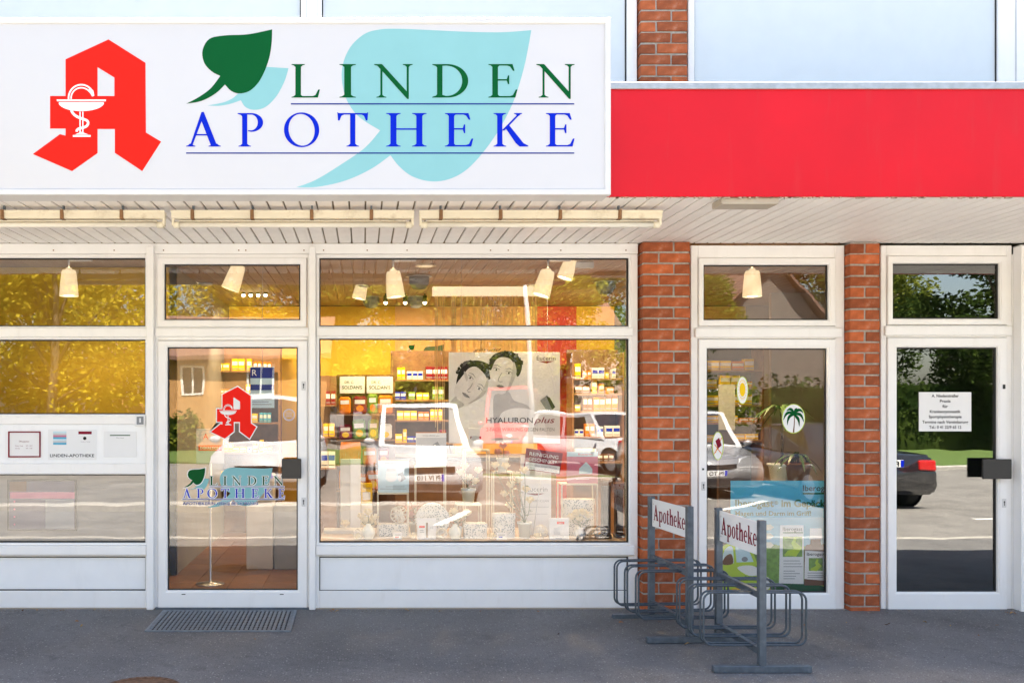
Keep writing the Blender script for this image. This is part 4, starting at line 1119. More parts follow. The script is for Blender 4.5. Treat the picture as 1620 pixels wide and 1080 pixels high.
for cx, cy, rr, wv in ((322, 345, .65, 34), (406, 448, .65, 34), (570, 268, .2, 34), (688, 300, .2, 34)):
    c_, s_ = math.cos(rr), math.sin(rr)
    def E(a, b, ox=0, oy=0): return [(cx + ox + a * math.cos(k) * c_ - b * math.sin(k) * s_, cy + oy + a * math.cos(k) * s_ + b * math.sin(k) * c_) for k in [i * math.pi / 7 for i in range(14)]]
    pprint(E(wv * .85, 12), 'skin2', raw=True); pprint(E(wv * .72, 8), 'cloth', raw=True); pprint(E(9, 8.5), 'pblack', raw=True)
    pprint(ribbon([(cx - wv * c_ + 12 * s_, cy - wv * s_ - 12 * c_), (cx + 16 * s_, cy - 16 * c_), (cx + wv * c_ + 8 * s_, cy + wv * s_ - 8 * c_)], 5), 'pgrey', raw=True)
    pprint(ribbon([(cx - (wv + 6) * c_ + 32 * s_, cy - (wv + 6) * s_ - 32 * c_), (cx + 44 * s_, cy - 44 * c_), (cx + (wv + 8) * c_ + 30 * s_, cy + (wv + 8) * s_ - 30 * c_)], [4, 9, 3]), 'pgrey', raw=True)
for (cx, cy, rr, wv) in ((282, 508, .62, 44), (608, 424, .14, 38)):
    c_, s_ = math.cos(rr), math.sin(rr)
    def L_(pts): return [(cx + a * c_ - b * s_, cy + a * s_ + b * c_) for a, b in pts]
    pprint(L_([(-wv, 0), (-wv * .45, -11), (-4, -12), (0, -8), (4, -12), (wv * .45, -10), (wv, 0), (wv * .4, 17), (-wv * .4, 17)]), 'pgrey', (0, 6))
    pprint(ribbon(L_([(-wv, 0), (-wv * .3, 2), (wv * .3, 2), (wv, 0)]), 4), 'pblack', raw=True)
pprint(ribbon([(345, 395), (322, 440), (292, 462), (302, 480), (325, 478)], 6), 'pgrey', raw=True)
pprint(ribbon([(620, 300), (592, 350), (588, 374), (606, 384), (630, 380)], 6), 'pgrey', raw=True)
pprint([(262, 285), (285, 300), (300, 350), (290, 380), (272, 340)], 'skin2')
pprint([(985, 560), (1050, 508), (1128, 620), (1058, 676)], 'pgrey', raw=True)
pprint([(1040, 515), (1075, 530), (1128, 622), (1098, 648)], 'pblack', raw=True)
def ptext(s, px, py, cap, m, **k):
    _pk[0] += 1; mb = MB(); q_ = PF((px, py)); sc2 = FPX / (y + 7) * 6
    if k.get('width'): k['width'] = k['width'] / sc2
    put_text(mb, s, q_[0], q_[1], y - .0008 - _pk[0] * .00012, cap=cap / sc2, **k); mb.build('lettering', M[m], PO)
ptext('Eucerin', 952, 178, 42, 'pblack', width=178)
pprint([(965, 188), (1118, 186), (1075, 200), (1043, 210), (1010, 200)], 'pmar', raw=True)
ptext('HYALURON', 475, 772, 54, 'pblack', width=440); ptext('plus', 925, 772, 60, 'pmar', width=198, shear=.3)
ptext('2-FACH WIRKUNG GEGEN FALTEN', 475, 850, 34, 'pgrey', width=645)
ptext('gesund', 350, 92, 30, 'pblack', width=270, shear=.5)
for a in (730, 866): MB().tube([(X(a, y), y + .003, Z(558, y)), (X(a, y), y + .003, 2.8)], .0012, 5).build('cord', M['plgrey'], PO)

# boxes, discs, vases, balls, roses
def hatbox(label, px0, px1, py0, py1, y, rnd_=False):
    a, b, z1 = X(px0, y), X(px1, y), Z(py0, y); z0 = BZ + .001
    t = thing('gift_box', label, 'gift box', ((a + b) / 2, y + (b - a) * .25, z0))
    if rnd_:
        r_ = (b - a) / 2
        MB().lathe([(.001, 0), (r_ * .97, 0), (r_ * .97, z1 - z0 - .03), (.001, z1 - z0 - .03)], (a + b) / 2, y + r_ * .5, z0, 28, smooth=False, sy=.5).build('body', M['speckle'], t)
        MB().lathe([(r_, z1 - z0 - .045), (r_, z1 - z0), (.001, z1 - z0)], (a + b) / 2, y + r_ * .5, z0, 28, smooth=False, sy=.5).build('lid', M['speckle'], t)
    else:
        MB().box(a + .003, b - .003, y + .003, y + .12, z0, z1 - .03, c=.002).build('body', M['speckle'], t)
        MB().box(a, b, y, y + .123, z1 - .03, z1, c=.002).build('lid', M['speckle'], t)
hatbox('low speckled grey box under the left display stand', 599, 645, 829, 854, .315)
hatbox('low speckled box beside the right hand vase of the pair', 734, 771, 828, 854, .2)
hatbox('round speckled grey box beside the pot of tall roses', 780, 817, 812, 854, .22, True)
hatbox('large speckled round box under the pink product card', 890, 944, 790, 854, .36, True)
y = .28
dk = thing('speckled_disc', 'round speckled grey disc standing upright behind the red tagged leaflet', 'disc', (X(684, y), y, BZ))
r_ = (X(711, y) - X(657, y)) / 2
mb = MB(); mb.lathe([(.001, -.02), (r_, -.02), (r_, .02), (.001, .02)], 0, 0, 0, 36, smooth=False)
mb.v = [(X(684, y) + p[0], y + p[2], BZ + r_ + .002 + p[1]) for p in mb.v]; mb.build('disc', M['speckle'], dk)
def vase(label, px, py0, py1, w_, y, m='ceramic'):
    xx = X(px, y); h = Z(py0, y) - BZ - .001; r_ = w_ / 2 / (FPX / (y + 7))
    t = thing('vase', label, 'vase', (xx, y, BZ + .001))
    MB().lathe([(.001, 0), (r_ * .55, 0), (r_ * .9, h * .25), (r_, h * .45), (r_ * .85, h * .68), (r_ * .4, h * .88), (r_ * .38, h), (r_ * .30, h), (r_ * .28, h * .85)], xx, y, BZ + .001, 18).build('body', M[m], t)
vase('pale green vase left of the low speckled box', 583, 828, 855, 21, .17)
vase('pale green vase beside the white leaflet with the brush', 720, 829, 855, 21, .17)
vase('grey round vase right of the leaflet at the right end', 917, 834, 856, 20, .16, 'railbox')
def wball(label, px, py, rpx, y, z=None, m='wicker'):
    s = FPX / (y + 7); r_ = rpx / s; xx = X(px, y); zz = z if z is not None else BZ + r_ + .001
    t = thing('wicker_ball', label, 'wicker ball', (xx, y, zz - r_))
    mb = MB(); q = random.Random(px)
    for k in range(11):
        ax = Vector((q.uniform(-1, 1), q.uniform(-1, 1), q.uniform(-1, 1))).normalized(); u = ax.orthogonal().normalized(); v = ax.cross(u)
        rr = r_ * q.uniform(.88, .97)
        mb.tube([Vector((xx, y, zz)) + (u * math.cos(a) + v * math.sin(a)) * rr for a in [i * 2 * math.pi / 14 for i in range(15)]], r_ * .05, 4, cap=False)
    mb.build('withies', M[m], t)
wball('white wicker ball left of the two vases', 566, 847, 9, .15)
wball('white wicker ball right of the leaflet with the brush', 699, 846, 9.5, .15)
wball('white wicker ball between rose pot and the small tagged leaflet', 856, 843, 11, .22)
wball('large white wicker ball on the low speckled box', 631, 814, 14, .36, Z(829, .315) + 14 / (FPX / 7.36) + .002)
wball('dark patterned ball at the right end of the display', 950, 846, 11, .16, None, 'plgrey')
wball('wicker ball on the stand under the small white card', 728, 700, 9, .56, None) if False else None
def rose_mb(c, r_, q):
    mb = MB()
    mb.ball(c, r_ * .5, 8, 6)
    for ring_, n, rr, tl in ((0, 5, .55, .9), (1, 7, .85, .45)):
        for k in range(n):
            a = 2 * math.pi * (k + .5 * ring_) / n + q.uniform(-.2, .2)
            d_ = Vector((math.cos(a), math.sin(a), 0)); s_ = Vector((-d_.y, d_.x, 0)); C_ = Vector(c)
            p0 = C_ - Vector((0, 0, r_ * .4)); p1 = C_ + d_ * r_ * rr + Vector((0, 0, r_ * tl * .3)); p2 = C_ + d_ * r_ * (rr + .15) + Vector((0, 0, r_ * tl))
            mb.add([p0 + s_ * r_ * .15, p1 + s_ * r_ * .42, p2 + s_ * r_ * .3, p2 - s_ * r_ * .3, p1 - s_ * r_ * .42, p0 - s_ * r_ * .15], [(0, 1, 4, 5), (1, 2, 3, 4)], 0, True)
    return mb
def rose_plant(label, px, pytop, y, potw, blooms, pm='ceramic', fm='petal', base=None, leaves=10):
    s = FPX / (y + 7); xx = X(px, y); q = random.Random(px); z0 = base or BZ + .001
    r_ = potw / 2 / s; h = r_ * 2.1
    t = thing('potted_rose', label, 'potted plant', (xx, y, z0))
    MB().lathe([(.001, 0), (r_ * .68, 0), (r_ * .92, h * .85), (r_, h * .86), (r_, h), (r_ * .9, h), (r_ * .86, h * .8), (.001, h * .8)], xx, y, z0, 20).build('pot', M[pm], t)
    st_ = MB(); lf = MB()
    for k, (bx, bz) in enumerate(blooms):
        c = at(bx, bz, y + q.uniform(-.05, .05))
        st_.tube(bez((xx, y, z0 + h * .8), (xx + q.uniform(-.02, .02), y, z0 + h + .06), (c[0] + q.uniform(-.03, .03), c[1], c[2] - .10), c, 6), .0025, 5)
        rose_mb(c, .037, q).build('blossom', M[fm], t)
        for j in range(leaves // 3):
            f = q.uniform(.3, .9); p = Vector((xx, y, z0 + h)) * (1 - f) + Vector(c) * f
            a = q.uniform(0, 6.28); d_ = Vector((math.cos(a), math.sin(a), q.uniform(-.3, .4))) * .045; n_ = Vector((-d_.y, d_.x, .01)) * .35
            lf.add([p, p + d_ * .5 + n_, p + d_, p + d_ * .5 - n_], [(0, 1, 2, 3)])
    st_.build('stems', M['leafgreen'], t); lf.build('leaves', M['leafgreen'], t)
rose_plant('pot of tall cream roses in the middle of the display', 830, 730, .24, 24, [(783, 737), (800, 738), (817, 752), (808, 768), (832, 775), (798, 782), (806, 800), (838, 792), (820, 760), (829, 745)])
rose_plant('white pot of cream roses on the stand by the small card', 741, 760, .46, 24, [(728, 748), (742, 756), (752, 762), (735, 738), (757, 745)], base=Z(797, .46))
wire_stand(722, 762, 797.5, .40, 'low cream stand carrying the white rose pot')
rose_plant('small pot of pink buds behind the burgundy card', 795, 712, .55, 20, [(788, 716), (801, 719), (796, 706)], fm='petalpink', base=Z(745, .55))
wire_stand(780, 812, 745.5, .50, 'tall cream stand carrying the pot of pink buds', .12)
rose_plant('low bunch of cream roses in front of the large speckled round box', 918, 800, .26, 16, [(905, 818), (913, 812), (922, 811), (931, 816), (917, 822)], pm='railbox')
def loose_rose(label, px, py, y, m='petal'):
    c = at(px, py, y); q = random.Random(px)
    c = (c[0], c[1], BZ + .022)
    o = rose_mb(c, .034, q).build('rose_blossom', M[m], None, (c[0], c[1], BZ)); tag(o, label, 'flower')
loose_rose('cream rose lying at the foot of the white wicker ball', 565, 852, .13)
loose_rose('cream rose lying between low box and leaflet', 653, 849, .16)
loose_rose('white rose lying right of the low speckled box', 778, 850, .14)
loose_rose('cream rose lying in front of the rose pot', 850, 852, .13)
for k, (a, b_) in enumerate(((546, 811), (578, 812), (590, 816))):
    c = at(a, b_, .5); o = rose_mb((c[0], c[1], BZ + .07), .04, random.Random(k)).build('rose_blossom', M['petal'], None, (c[0], c[1], BZ + .03))
    tag(o, 'cream rose on the back ledge above the two small vases', 'flower', 'cream roses on the back ledge')
ld_ = thing('display_ledge', 'low beige ledge at the back left of the display bench', 'ledge', (X(560, .46), .5, BZ))
MB().box(X(512, .46), X(594, .46), .46, .62, BZ + .001, BZ + .03, c=.003).build('ledge', M['greywall'], ld_)
def pillar_candle(label, px0, px1, py0, y):
    a, b, z1 = X(px0, y), X(px1, y), Z(py0, y)
    t = thing('lantern', label, 'lantern', ((a + b) / 2, y + .04, BZ))
    MB().box(a, b, y, y + .08, BZ + .001, BZ + .03, c=.003).build('foot', M['darkwood'], t)
    MB().box(a + .006, b - .006, y + .006, y + .074, BZ + .0305, z1 - .05, c=.004).build('shaft', M['darkwood'], t)
    MB().box(a, b, y, y + .08, z1 - .0495, z1, c=.003).build('cap', M['pbrown'], t)
pillar_candle('dark brown square column at the right end of the display', 953, 968, 758, .2)
pillar_candle('dark brown square column with an amber block beside the window frame', 974, 988, 764, .24)
y = .23
o = MB().box(X(968.5, y), X(990, y), y - .03, y, Z(790, y), Z(773, y), c=.004)
# candy stand
y = .95
CS = thing('candy_stand', 'tall candy rack lettered DR. C. SOLDAN\'S left of the displays', 'display rack', (X(578, y), y, 0))
MB().box(X(532, y), X(626, y), y + .1, y + .14, .02, Z(592, y), c=.004).build('back_panel', M['pbrown'], CS)
MB().box(X(530, y), X(628, y), y - .1, y + .15, .005, .06, c=.006).build('base', M['darkwood'], CS)
for a, b in ((537, 577), (580, 622)):
    h_ = MB().box(X(a, y), X(b, y), y + .07, y + .098, Z(622, y), Z(595, y), c=.003).build('header', M['paper'], CS)
    mb = MB(); put_text(mb, 'DR. C.', X(a + 8, y), Z(606, y), y + .069, cap=.022, bold=.01); put_text(mb, "SOLDAN'S", X(a + 4, y), Z(615, y), y + .069, cap=.030, width=(X(b - 4, y) - X(a + 4, y)), bold=.015)
    mb.build('lettering', M['pgreen'], h_)
for k, pz in enumerate((655, 695, 735, 775)):
    MB().box(X(533, y), X(625, y), y - .06, y + .098, Z(pz, y) - .012, Z(pz, y), c=.002).build('tray', M['wood'], CS)
q = random.Random(21)
BAGS = [('pgrass', 'green'), ('porange', 'orange'), ('pwhite', 'white'), ('pmar', 'dark red')]
for k, pz in enumerate((655, 695, 735, 775)):
    xx = X(535, y) + .01
    while xx < X(608, y):
        m, nm = q.choice(BAGS); w_ = q.uniform(.085, .125); h_ = q.uniform(.13, .18)
        mb = MB(); mb.box(xx, xx + w_, y - .025, y + .03, Z(pz, y) + .001, Z(pz, y) + h_, 0, .016)
        mb.box(xx + .014, xx + w_ - .014, y - .0265, y - .0245, Z(pz, y) + h_ * .58, Z(pz, y) + h_ * .80, 1)
        mb.flat([ell(xx + w_ / 2, Z(pz, y) + h_ * .32, w_ * .28, h_ * .18, 14)], y - .0262, 2)
        put_text(mb, 'BONBON', xx + w_ / 2, Z(pz, y) + h_ * .65, y - .028, cap=.014, anchor='c', mi=3, width=w_ * .55) if False else None
        ob = mb.build('candy_bag', [M[m], M['pwhite'], M['pyel' if k % 2 else 'porange']], None, (xx + w_ / 2, y, Z(pz, y) + .001))
        tr_n = ['top', 'second', 'third', 'lowest'][k]
        tag(ob, '%s candy bag on the %s tray of the candy rack' % (nm, tr_n), 'candy bag', '%s candy bags on the %s tray of the candy rack' % (nm, tr_n))
        ob.rotation_euler = (0, R(q.uniform(-4, 4)), 0)
        xx += w_ + q.uniform(.006, .02)
# fillers of the display: bunches of roses, a yellow box, rolls, a crumpled cloth
rose_plant('bunch of cream roses behind the vase left of the low speckled box', 583, 815, .27, 16, [(572, 818), (582, 811), (592, 819), (578, 824), (588, 826)], leaves=6)
rose_plant('bunch of cream roses behind the vase beside the white leaflet', 724, 812, .27, 16, [(708, 816), (718, 810), (730, 817), (739, 812), (722, 824)], leaves=6)
rose_plant('bunch of pink buds between low box and round speckled disc', 655, 815, .5, 16, [(645, 806), (655, 800), (650, 815), (663, 809)], fm='petalpink', leaves=6)
card('price_card', 'small white price card in front of the low speckled box', 'card', 622, 636, 842, 853, .14, 'paper', (('r', 'pgrey', 624, 634, 845, 846), ('r', 'pred', 625, 631, 848, 850)))
card('price_card', 'small white price card left of the rose pot', 'card', 786, 802, 842, 854, .14, 'paper', (('r', 'pgrey', 788, 799, 845, 846), ('r', 'pblue', 789, 795, 848, 850)))
card('box_front', 'yellow carton standing beside the lowest tray of the candy rack', 'carton', 571, 589, 764, 796, .80, 'pyel', (('r', 'pwhite', 574, 586, 778, 790), ('t', 'pgrey', 'Gluco', 574, 773, 4, 'l', 0, 12)), t_=.05)
MB().box(X(571, .8), X(589, .8), .80, .85, BZ + .001, Z(796.3, .8), c=.003).build('pedestal', M['paper'], [o for o in COL.objects if o.name.startswith('box_front')][0])
y = .7
for k, (px, lab) in enumerate(((547, 'orange bundle of cord at the left of the candy rack'), (562, 'orange brown bundle of cord next to the candy rack'))):
    c = at(px, 712, y); t = thing('cord_bundle', lab, 'cord bundle', (c[0], y, BZ))
    MB().box(c[0] - .045, c[0] + .045, y - .04, y + .04, BZ + .001, c[2] - .07, c=.004).build('block', M['paper' if k else 'greywall'], t)
    mb = MB(); qq = random.Random(k)
    for j in range(12):
        dx = -.04 + .08 * j / 11
        mb.tube([(c[0] + dx + qq.uniform(-.004, .004), y - .012 * math.cos(dx * 20), c[2] - .069), (c[0] + dx * 1.15, y - .02, c[2]), (c[0] + dx * .9, y - .012, c[2] + .07)], .0045, 5)
    mb.build('cords', M['porange'], t)
# ================================================================== DECALS AND NOTICES ON THE GLASS
GY = .0172
def rect0(px0, px1, py0, py1, y=0.0): return [(X(px0, y), Z(py1, y)), (X(px1, y), Z(py1, y)), (X(px1, y), Z(py0, y)), (X(px0, y), Z(py0, y))]
ED = thing('pharmacy_emblem', 'red letter A sticker with cup and snake on the glazed door', 'sticker', (X(369), GY, Z(652)))
def ef(p): return (X(333 + (p[0] - 138) * (72.0 / 549)), Z(611.5 + (p[1] - 167) * (82.0 / 563)))
emblem(ED, ef, GY, outline=12)
DD = thing('name_sticker', 'LINDEN APOTHEKE lettering with leaves stuck on the glazed door', 'sticker', (X(369), GY, Z(770)))
def lf1(p): return (X(290 + (p[0] - 794) * (34.0 / 368)), Z(740 + (p[1] - 124) * (31.0 / 318)))
def lf2(p): return (X(290 + (p[0] - 794) * (34.0 / 368)), Z(740 + (p[1] - 124) * (33.0 / 318)))
def lf3(p): return (X(327 + (p[0] + 32) * (104.0 / 1007)), Z(739.5 + (p[1] - 121) * (63.0 / 678)))
yo = GY
MB().flat([[lf3(p) for p in LEAF3]], yo).build('leaf_motif', M['pcyan'], DD)
MB().flat([[lf2(p) for p in LEAF2]], yo - .0002).build('leaf_motif', M['pcyan'], DD)
def lf1o(p): q_ = lf1(p); c_ = (X(309), Z(753)); return (c_[0] + (q_[0] - c_[0]) * 1.10, c_[1] + (q_[1] - c_[1]) * 1.10)
MB().flat([[lf1o(p) for p in LEAF1]], yo - .0003).build('outline', M['pwhite'], DD)
MB().flat([[lf1(p) for p in LEAF1]], yo - .0006).build('leaf_motif', M['pgreen'], DD)
Gf = lambda p: (X(p[0]), Z(p[1]))
out = MB()
def dletter(ch, a, b, y0, y1, m):
    w_, strokes = glyph(ch)
    xs = [p[0] for s_ in strokes for c in s_ for p in c]; x0, x1 = min(xs), max(xs)
    for j, (ox, oy) in enumerate(((.9, .9), (-.9, .9), (.9, -.9), (-.9, -.9))):
        for k, s_ in enumerate(strokes):
            out.flat([[Gf((a + ox + (p[0] - x0) / (x1 - x0) * (b - a), y1 + oy - p[1] * (y1 - y0))) for p in c] for c in s_], yo - .0008 - (j * 6 + k) * .00004)
    serif_letter(DD, ch, Gf, a, b, y0, y1, yo - .0026, m)
for ch, a, b in (('L', 331, 344), ('I', 352.5, 358.5), ('N', 366.5, 381), ('D', 391, 405), ('E', 414, 425.5), ('N', 432.5, 448)): dletter(ch, a, b, 753, 767.5, 'pgreen')
for ch, a, b in (('A', 289, 301.5), ('P', 310.5, 321), ('O', 327.5, 343), ('T', 349.5, 362), ('H', 371, 387), ('E', 397.5, 409), ('K', 417.5, 431.5), ('E', 440.5, 450)): dletter(ch, a, b, 773, 787.5, 'pblue')
for a, b, c in ((331, 449, 769.7), (288, 449, 789.6)):
    out.flat([rect0(a - 1, b + 1, c - 1.2, c + 1.2)], yo - .0020)
    MB().flat([rect0(a, b, c - .5, c + .5)], yo - .0026).build('rule_line', M['pnavy'], DD)
out.build('outline', M['pwhite'], DD)
mb = MB(); put_text(mb, 'APOTHEKERIN HEIKE BECKMANN', X(288), Z(799), yo - .0026, cap=6 / 207, width=120 / 207, bold=.03); mb.build('outline', M['pwhite'], DD)
mb = MB(); put_text(mb, 'APOTHEKERIN HEIKE BECKMANN', X(288.5), Z(798.6), yo - .0032, cap=5 / 207, width=119 / 207); mb.build('lettering', M['pnavy'], DD)
rs = thing('round_sticker', 'small faint round sticker on the glazed door near its handle side', 'sticker', (X(457), GY, Z(656)))
mb = MB(); mb.flat([ell(X(457), Z(656), 9.5 / 207, 9.5 / 207, 32), ell(X(457), Z(656), 8.2 / 207, 8.2 / 207, 32)], GY)
for k in range(24):
    a = R(15 * k); mb.flat([ribbon([(X(457) + .031 * math.cos(a), Z(656) + .031 * math.sin(a)), (X(457) + .036 * math.cos(a), Z(656) + .036 * math.sin(a))], .004)], GY)
for k in range(3): mb.flat([rect0(452, 462, 652 + k * 3, 653 + k * 3)], GY)
mb.build('ring', M['plgrey'], rs)
# oval stickers and poster on the right hand pharmacy door
def oval(label, px, py, rx, ry, draw):
    t = thing('oval_sticker', label, 'sticker', (X(px), GY, Z(py)))
    MB().flat([ell(X(px), Z(py), rx / 207, ry / 207, 32)], GY).build('disc', M['pwhite'], t)
    MB().flat([ell(X(px), Z(py), rx / 207, ry / 207, 32), ell(X(px), Z(py), (rx - 1) / 207, (ry - 1) / 207, 32)], GY - .0005).build('rim', M['plime'], t)
    draw(t)
def d_sun(t):
    mb = MB(); mb.flat([ell(X(1176), Z(616), 4.6 / 207, 11 / 207, 20)], GY - .001)
    for k in range(18):
        a = R(20 * k); mb.flat([ribbon([(X(1176) + 5.4 / 207 * math.cos(a), Z(616) + 13 / 207 * math.sin(a)), (X(1176) + 6.8 / 207 * math.cos(a), Z(616) + 16.5 / 207 * math.sin(a))], [.006, .002])], GY - .001)
    mb.build('sun', M['pyel'], t)
def d_palm(t):
    mb = MB(); mb.flat([ribbon([Gf(p) for p in bez((1257, 684), (1257.5, 676), (1259, 668), (1258, 656), 6)], [.010, .009, .008, .007, .007, .006, .006])], GY - .001); mb.build('trunk', M['pbrown'], t)
    for k, (ex, ey, cx, cy) in enumerate(((1241, 664, 1245, 650), (1247, 672, 1248, 656), (1246, 650, 1251, 645), (1262, 645, 1262, 647), (1272, 653, 1268, 646), (1273, 667, 1270, 653), (1266, 674, 1266, 660))):
        MB().flat([ribbon([Gf(p) for p in bez((1258, 656), ((1258 + cx) / 2, cy), (cx, cy), (ex, ey), 6)], [.006, .017, .022, .023, .019, .012, .003])], GY - .0012 - k * .0002).build('frond', M['pgreen'], t)
def d_chair(t):
    mb = MB()
    for k, pts in enumerate(([(1133, 716), (1143, 692)], [(1132, 703), (1143, 718)], [(1131, 718), (1140, 704)], [(1134, 697), (1140, 707)])): mb.flat([ribbon([Gf(p) for p in pts], .006)], GY - .001 - k * .0001)
    mb.build('deck_chair', M['porange'], t)
    MB().flat([[Gf(p) for p in ((1133, 697), (1139, 692), (1143, 704), (1137, 710))]], GY - .0016).build('canvas', M['pmar'], t)
oval('oval sticker with a yellow sun on the door beside the pillar', 1176, 617, 9.3, 22, d_sun)
oval('oval sticker with a green palm tree on the door', 1257, 662, 18.5, 23.5, d_palm)
oval('oval sticker with a striped deck chair low on the left of the door', 1137, 705, 9, 22.5, d_chair)
y = .075
IP = thing('medicine_poster', 'blue and green poster lettered Iberogast im Gepäck behind the door glass', 'poster', at(1232, 937, y))
MB().box(X(1156, y), X(1320, y), y, y + .004, Z(938, y), Z(760, y)).build('sheet', M['psky'], IP)
k_ = [0]
def ip(pts, m, name='print'):
    k_[0] += 1; return MB().flat([[(X(a, y), Z(b, y)) for a, b in pts]], y - .0008 - k_[0] * .00012).build(name, M[m], IP)
def it(s, px, py, cap, m, width=None, bold=0, shear=0):
    k_[0] += 1; mb = MB(); sc3 = FPX / (y + 7)
    put_text(mb, s, X(px, y), Z(py, y), y - .0008 - k_[0] * .00012, cap=cap / sc3, width=width / sc3 if width else None, bold=bold, shear=shear); mb.build('lettering', M[m], IP)
ip([(1156, 938), (1156, 818), (1320, 818), (1320, 938)], 'pmist')
ip([(1156, 938), (1156, 862), (1200, 855), (1250, 866), (1320, 858), (1320, 938)], 'pgrass')
ip(smooth_pts([(1156, 938), (1156, 920), (1200, 930), (1260, 918), (1320, 932), (1320, 938)], (0, 1, 4, 5), 4), 'pgreen')
it('Iberogast', 1270, 776, 9.5, 'pblack', 50, .01); ip([(1270, 779), (1320, 779), (1320, 781.5), (1270, 781.5)], 'pgreen')
it('Iberogast', 1163, 801, 11.5, 'pgreen', 61, .03); it('®', 1225, 797.5, 5.5, 'pgreen', 6, .01); it('im Gepäck.', 1236, 801, 11.5, 'pgreen', 72, .03)
it('Magen und Darm im Griff!', 1163, 815, 7.5, 'pgreen', 120, .022)
# the little green car printed on the poster
def curve(pts, c=()): return smooth_pts(pts, c, 4)
ip(curve([(1128, 938), (1130, 905), (1150, 893), (1185, 893), (1208, 905), (1221, 925), (1219, 938)], (0, 6)), 'plime')
ip(curve([(1132, 898), (1140, 868), (1155, 858), (1175, 858), (1188, 866), (1199, 895)], (0, 5)), 'plime')
ip(curve([(1141, 893), (1146, 870), (1158, 864), (1161, 890)], (0, 3)), 'ppale'); ip(curve([(1165, 889), (1163, 865), (1180, 864), (1192, 888)], (0, 1, 3)), 'ppale')
ip(curve([(1143, 892), (1147, 880), (1157, 876), (1159, 891)]), 'pbrown'); ip([(a, b) for a, b in ell(1178, 884, 5, 4, 14)], 'pgrey')
ip(curve([(1166, 897), (1190, 894), (1206, 906), (1185, 910)]), 'pwhite'); it('Iberogast', 1178, 914, 4.5, 'pgreen', 22, .02)
ip([(a, b) for a, b in ell(1213, 922, 6, 10, 18)], 'pwhite'); ip([(a, b) for a, b in ell(1165, 937, 13, 8, 18)], 'pyel')
# text arrows
for k, b in enumerate((829, 843, 857)): ip([(1211, b), (1219, b), (1224, b + 4.5), (1219, b + 9), (1211, b + 9)], 'cream')
# carton
ip([(1234, 830), (1271, 830), (1271, 923), (1232, 922)], 'pwhite'); it('Iberogast', 1238, 839, 6, 'pblack', 31, .01); ip([(1238, 841), (1270, 841), (1270, 843), (1238, 843)], 'pgreen')
ip([(1238, 848), (1269, 848), (1269, 880), (1238, 880)], 'pgrass')
ip(ribbon([(1258, 850), (1255, 858), (1262, 866), (1256, 874), (1247, 874), (1241, 878)], [4, 7, 13, 13, 8, 3]), 'plime')
for k, (b, w_) in enumerate(((886, 26), (890.5, 28), (895, 30), (902, 18), (906, 26), (910, 20), (914, 18))): ip([(1239, b), (1239 + w_, b), (1239 + w_, b + 1), (1239, b + 1)], 'pgrey')
# bottle
ip([(1281, 835), (1299, 835), (1300, 852), (1280, 852)], 'pwhite'); ip(curve([(1282, 852), (1298, 852), (1299, 860), (1308, 868), (1309, 925), (1272, 925), (1272, 868), (1281, 860)], (0, 1, 4, 5)), 'pbrown')
ip([(1273, 870), (1308, 872), (1308, 918), (1272, 915)], 'pwhite'); it('Iberogast', 1276, 878, 5, 'pblack', 28, .01); ip([(1279, 882), (1301, 882), (1301, 902), (1279, 902)], 'pgrass')
ip(ribbon([(1293, 884), (1291, 889), (1295, 894), (1290, 899), (1282, 900)], [3, 5, 9, 8, 3]), 'plime')
for b in (905, 909, 912): ip([(1277, b), (1302, b), (1302, b + 1), (1277, b + 1)], 'pgrey')
MB().box(X(1120, y), X(1308), .06, .16, .02, Z(938, y) - .003, c=.003).build('support', M['greywall'], IP)
# dracaena plants behind the poster
def dracaena(label, px, pyc, y, n, ln, potm, stempy, extra=None):
    c = Vector(at(px, pyc, y)); q = random.Random(px)
    z0 = Z(stempy, y)
    t = thing('potted_palm', label, 'potted plant', (c.x, y, z0))
    MB().lathe([(.001, 0), (.075, 0), (.10, .15), (.11, .15), (.11, .17), (.09, .17), (.001, .15)], c.x, y, z0, 18).build('pot', M[potm], t)
    MB().tube([(c.x, y, z0 + .14), (c.x + .01, y, (z0 + c.z) / 2), tuple(c)], [.012, .010, .009], 7).build('stem', M['bark'], t)
    for k in range(n):
        a = 2 * math.pi * k / n + q.uniform(-.2, .2); el = q.uniform(.1, 1.2); L_ = ln * q.uniform(.7, 1.1)
        d_ = Vector((math.cos(a), math.sin(a) * .7, 0)); s_ = Vector((-math.sin(a), math.cos(a), 0)) * .015
        pts = [c + d_ * L_ * u * math.cos(el * (1 - u)) + Vector((0, 0, L_ * (math.sin(el) * u - 1.05 * u * u))) for u in (0, .25, .5, .75, 1)]
        V = []
        for p, w_ in zip(pts, (.6, 1, 1, .7, .1)): V += [p + s_ * w_, p - s_ * w_]
        MB().add(V, [(2 * i, 2 * i + 1, 2 * i + 3, 2 * i + 2) for i in range(4)], 0, True).build('leaf', M['leafgreen'], t)
    if extra: extra(t, c)
pb = thing('plant_bench', 'low grey plant bench hidden behind the blue poster', 'bench', (X(1240, .55), .6, 0))
MB().box(X(1215, .5), X(1300, .5), .42, .78, 0.01, Z(765, .6), c=.004).build('block', M['greywall'], pb)
dracaena('tall potted palm with drooping leaves beside the palm sticker', 1236, 648, .6, 16, .27, 'ceramic', 764.9)
dracaena('low potted palm with drooping leaves above the blue poster', 1262, 722, .5, 14, .24, 'pbrown', 764)
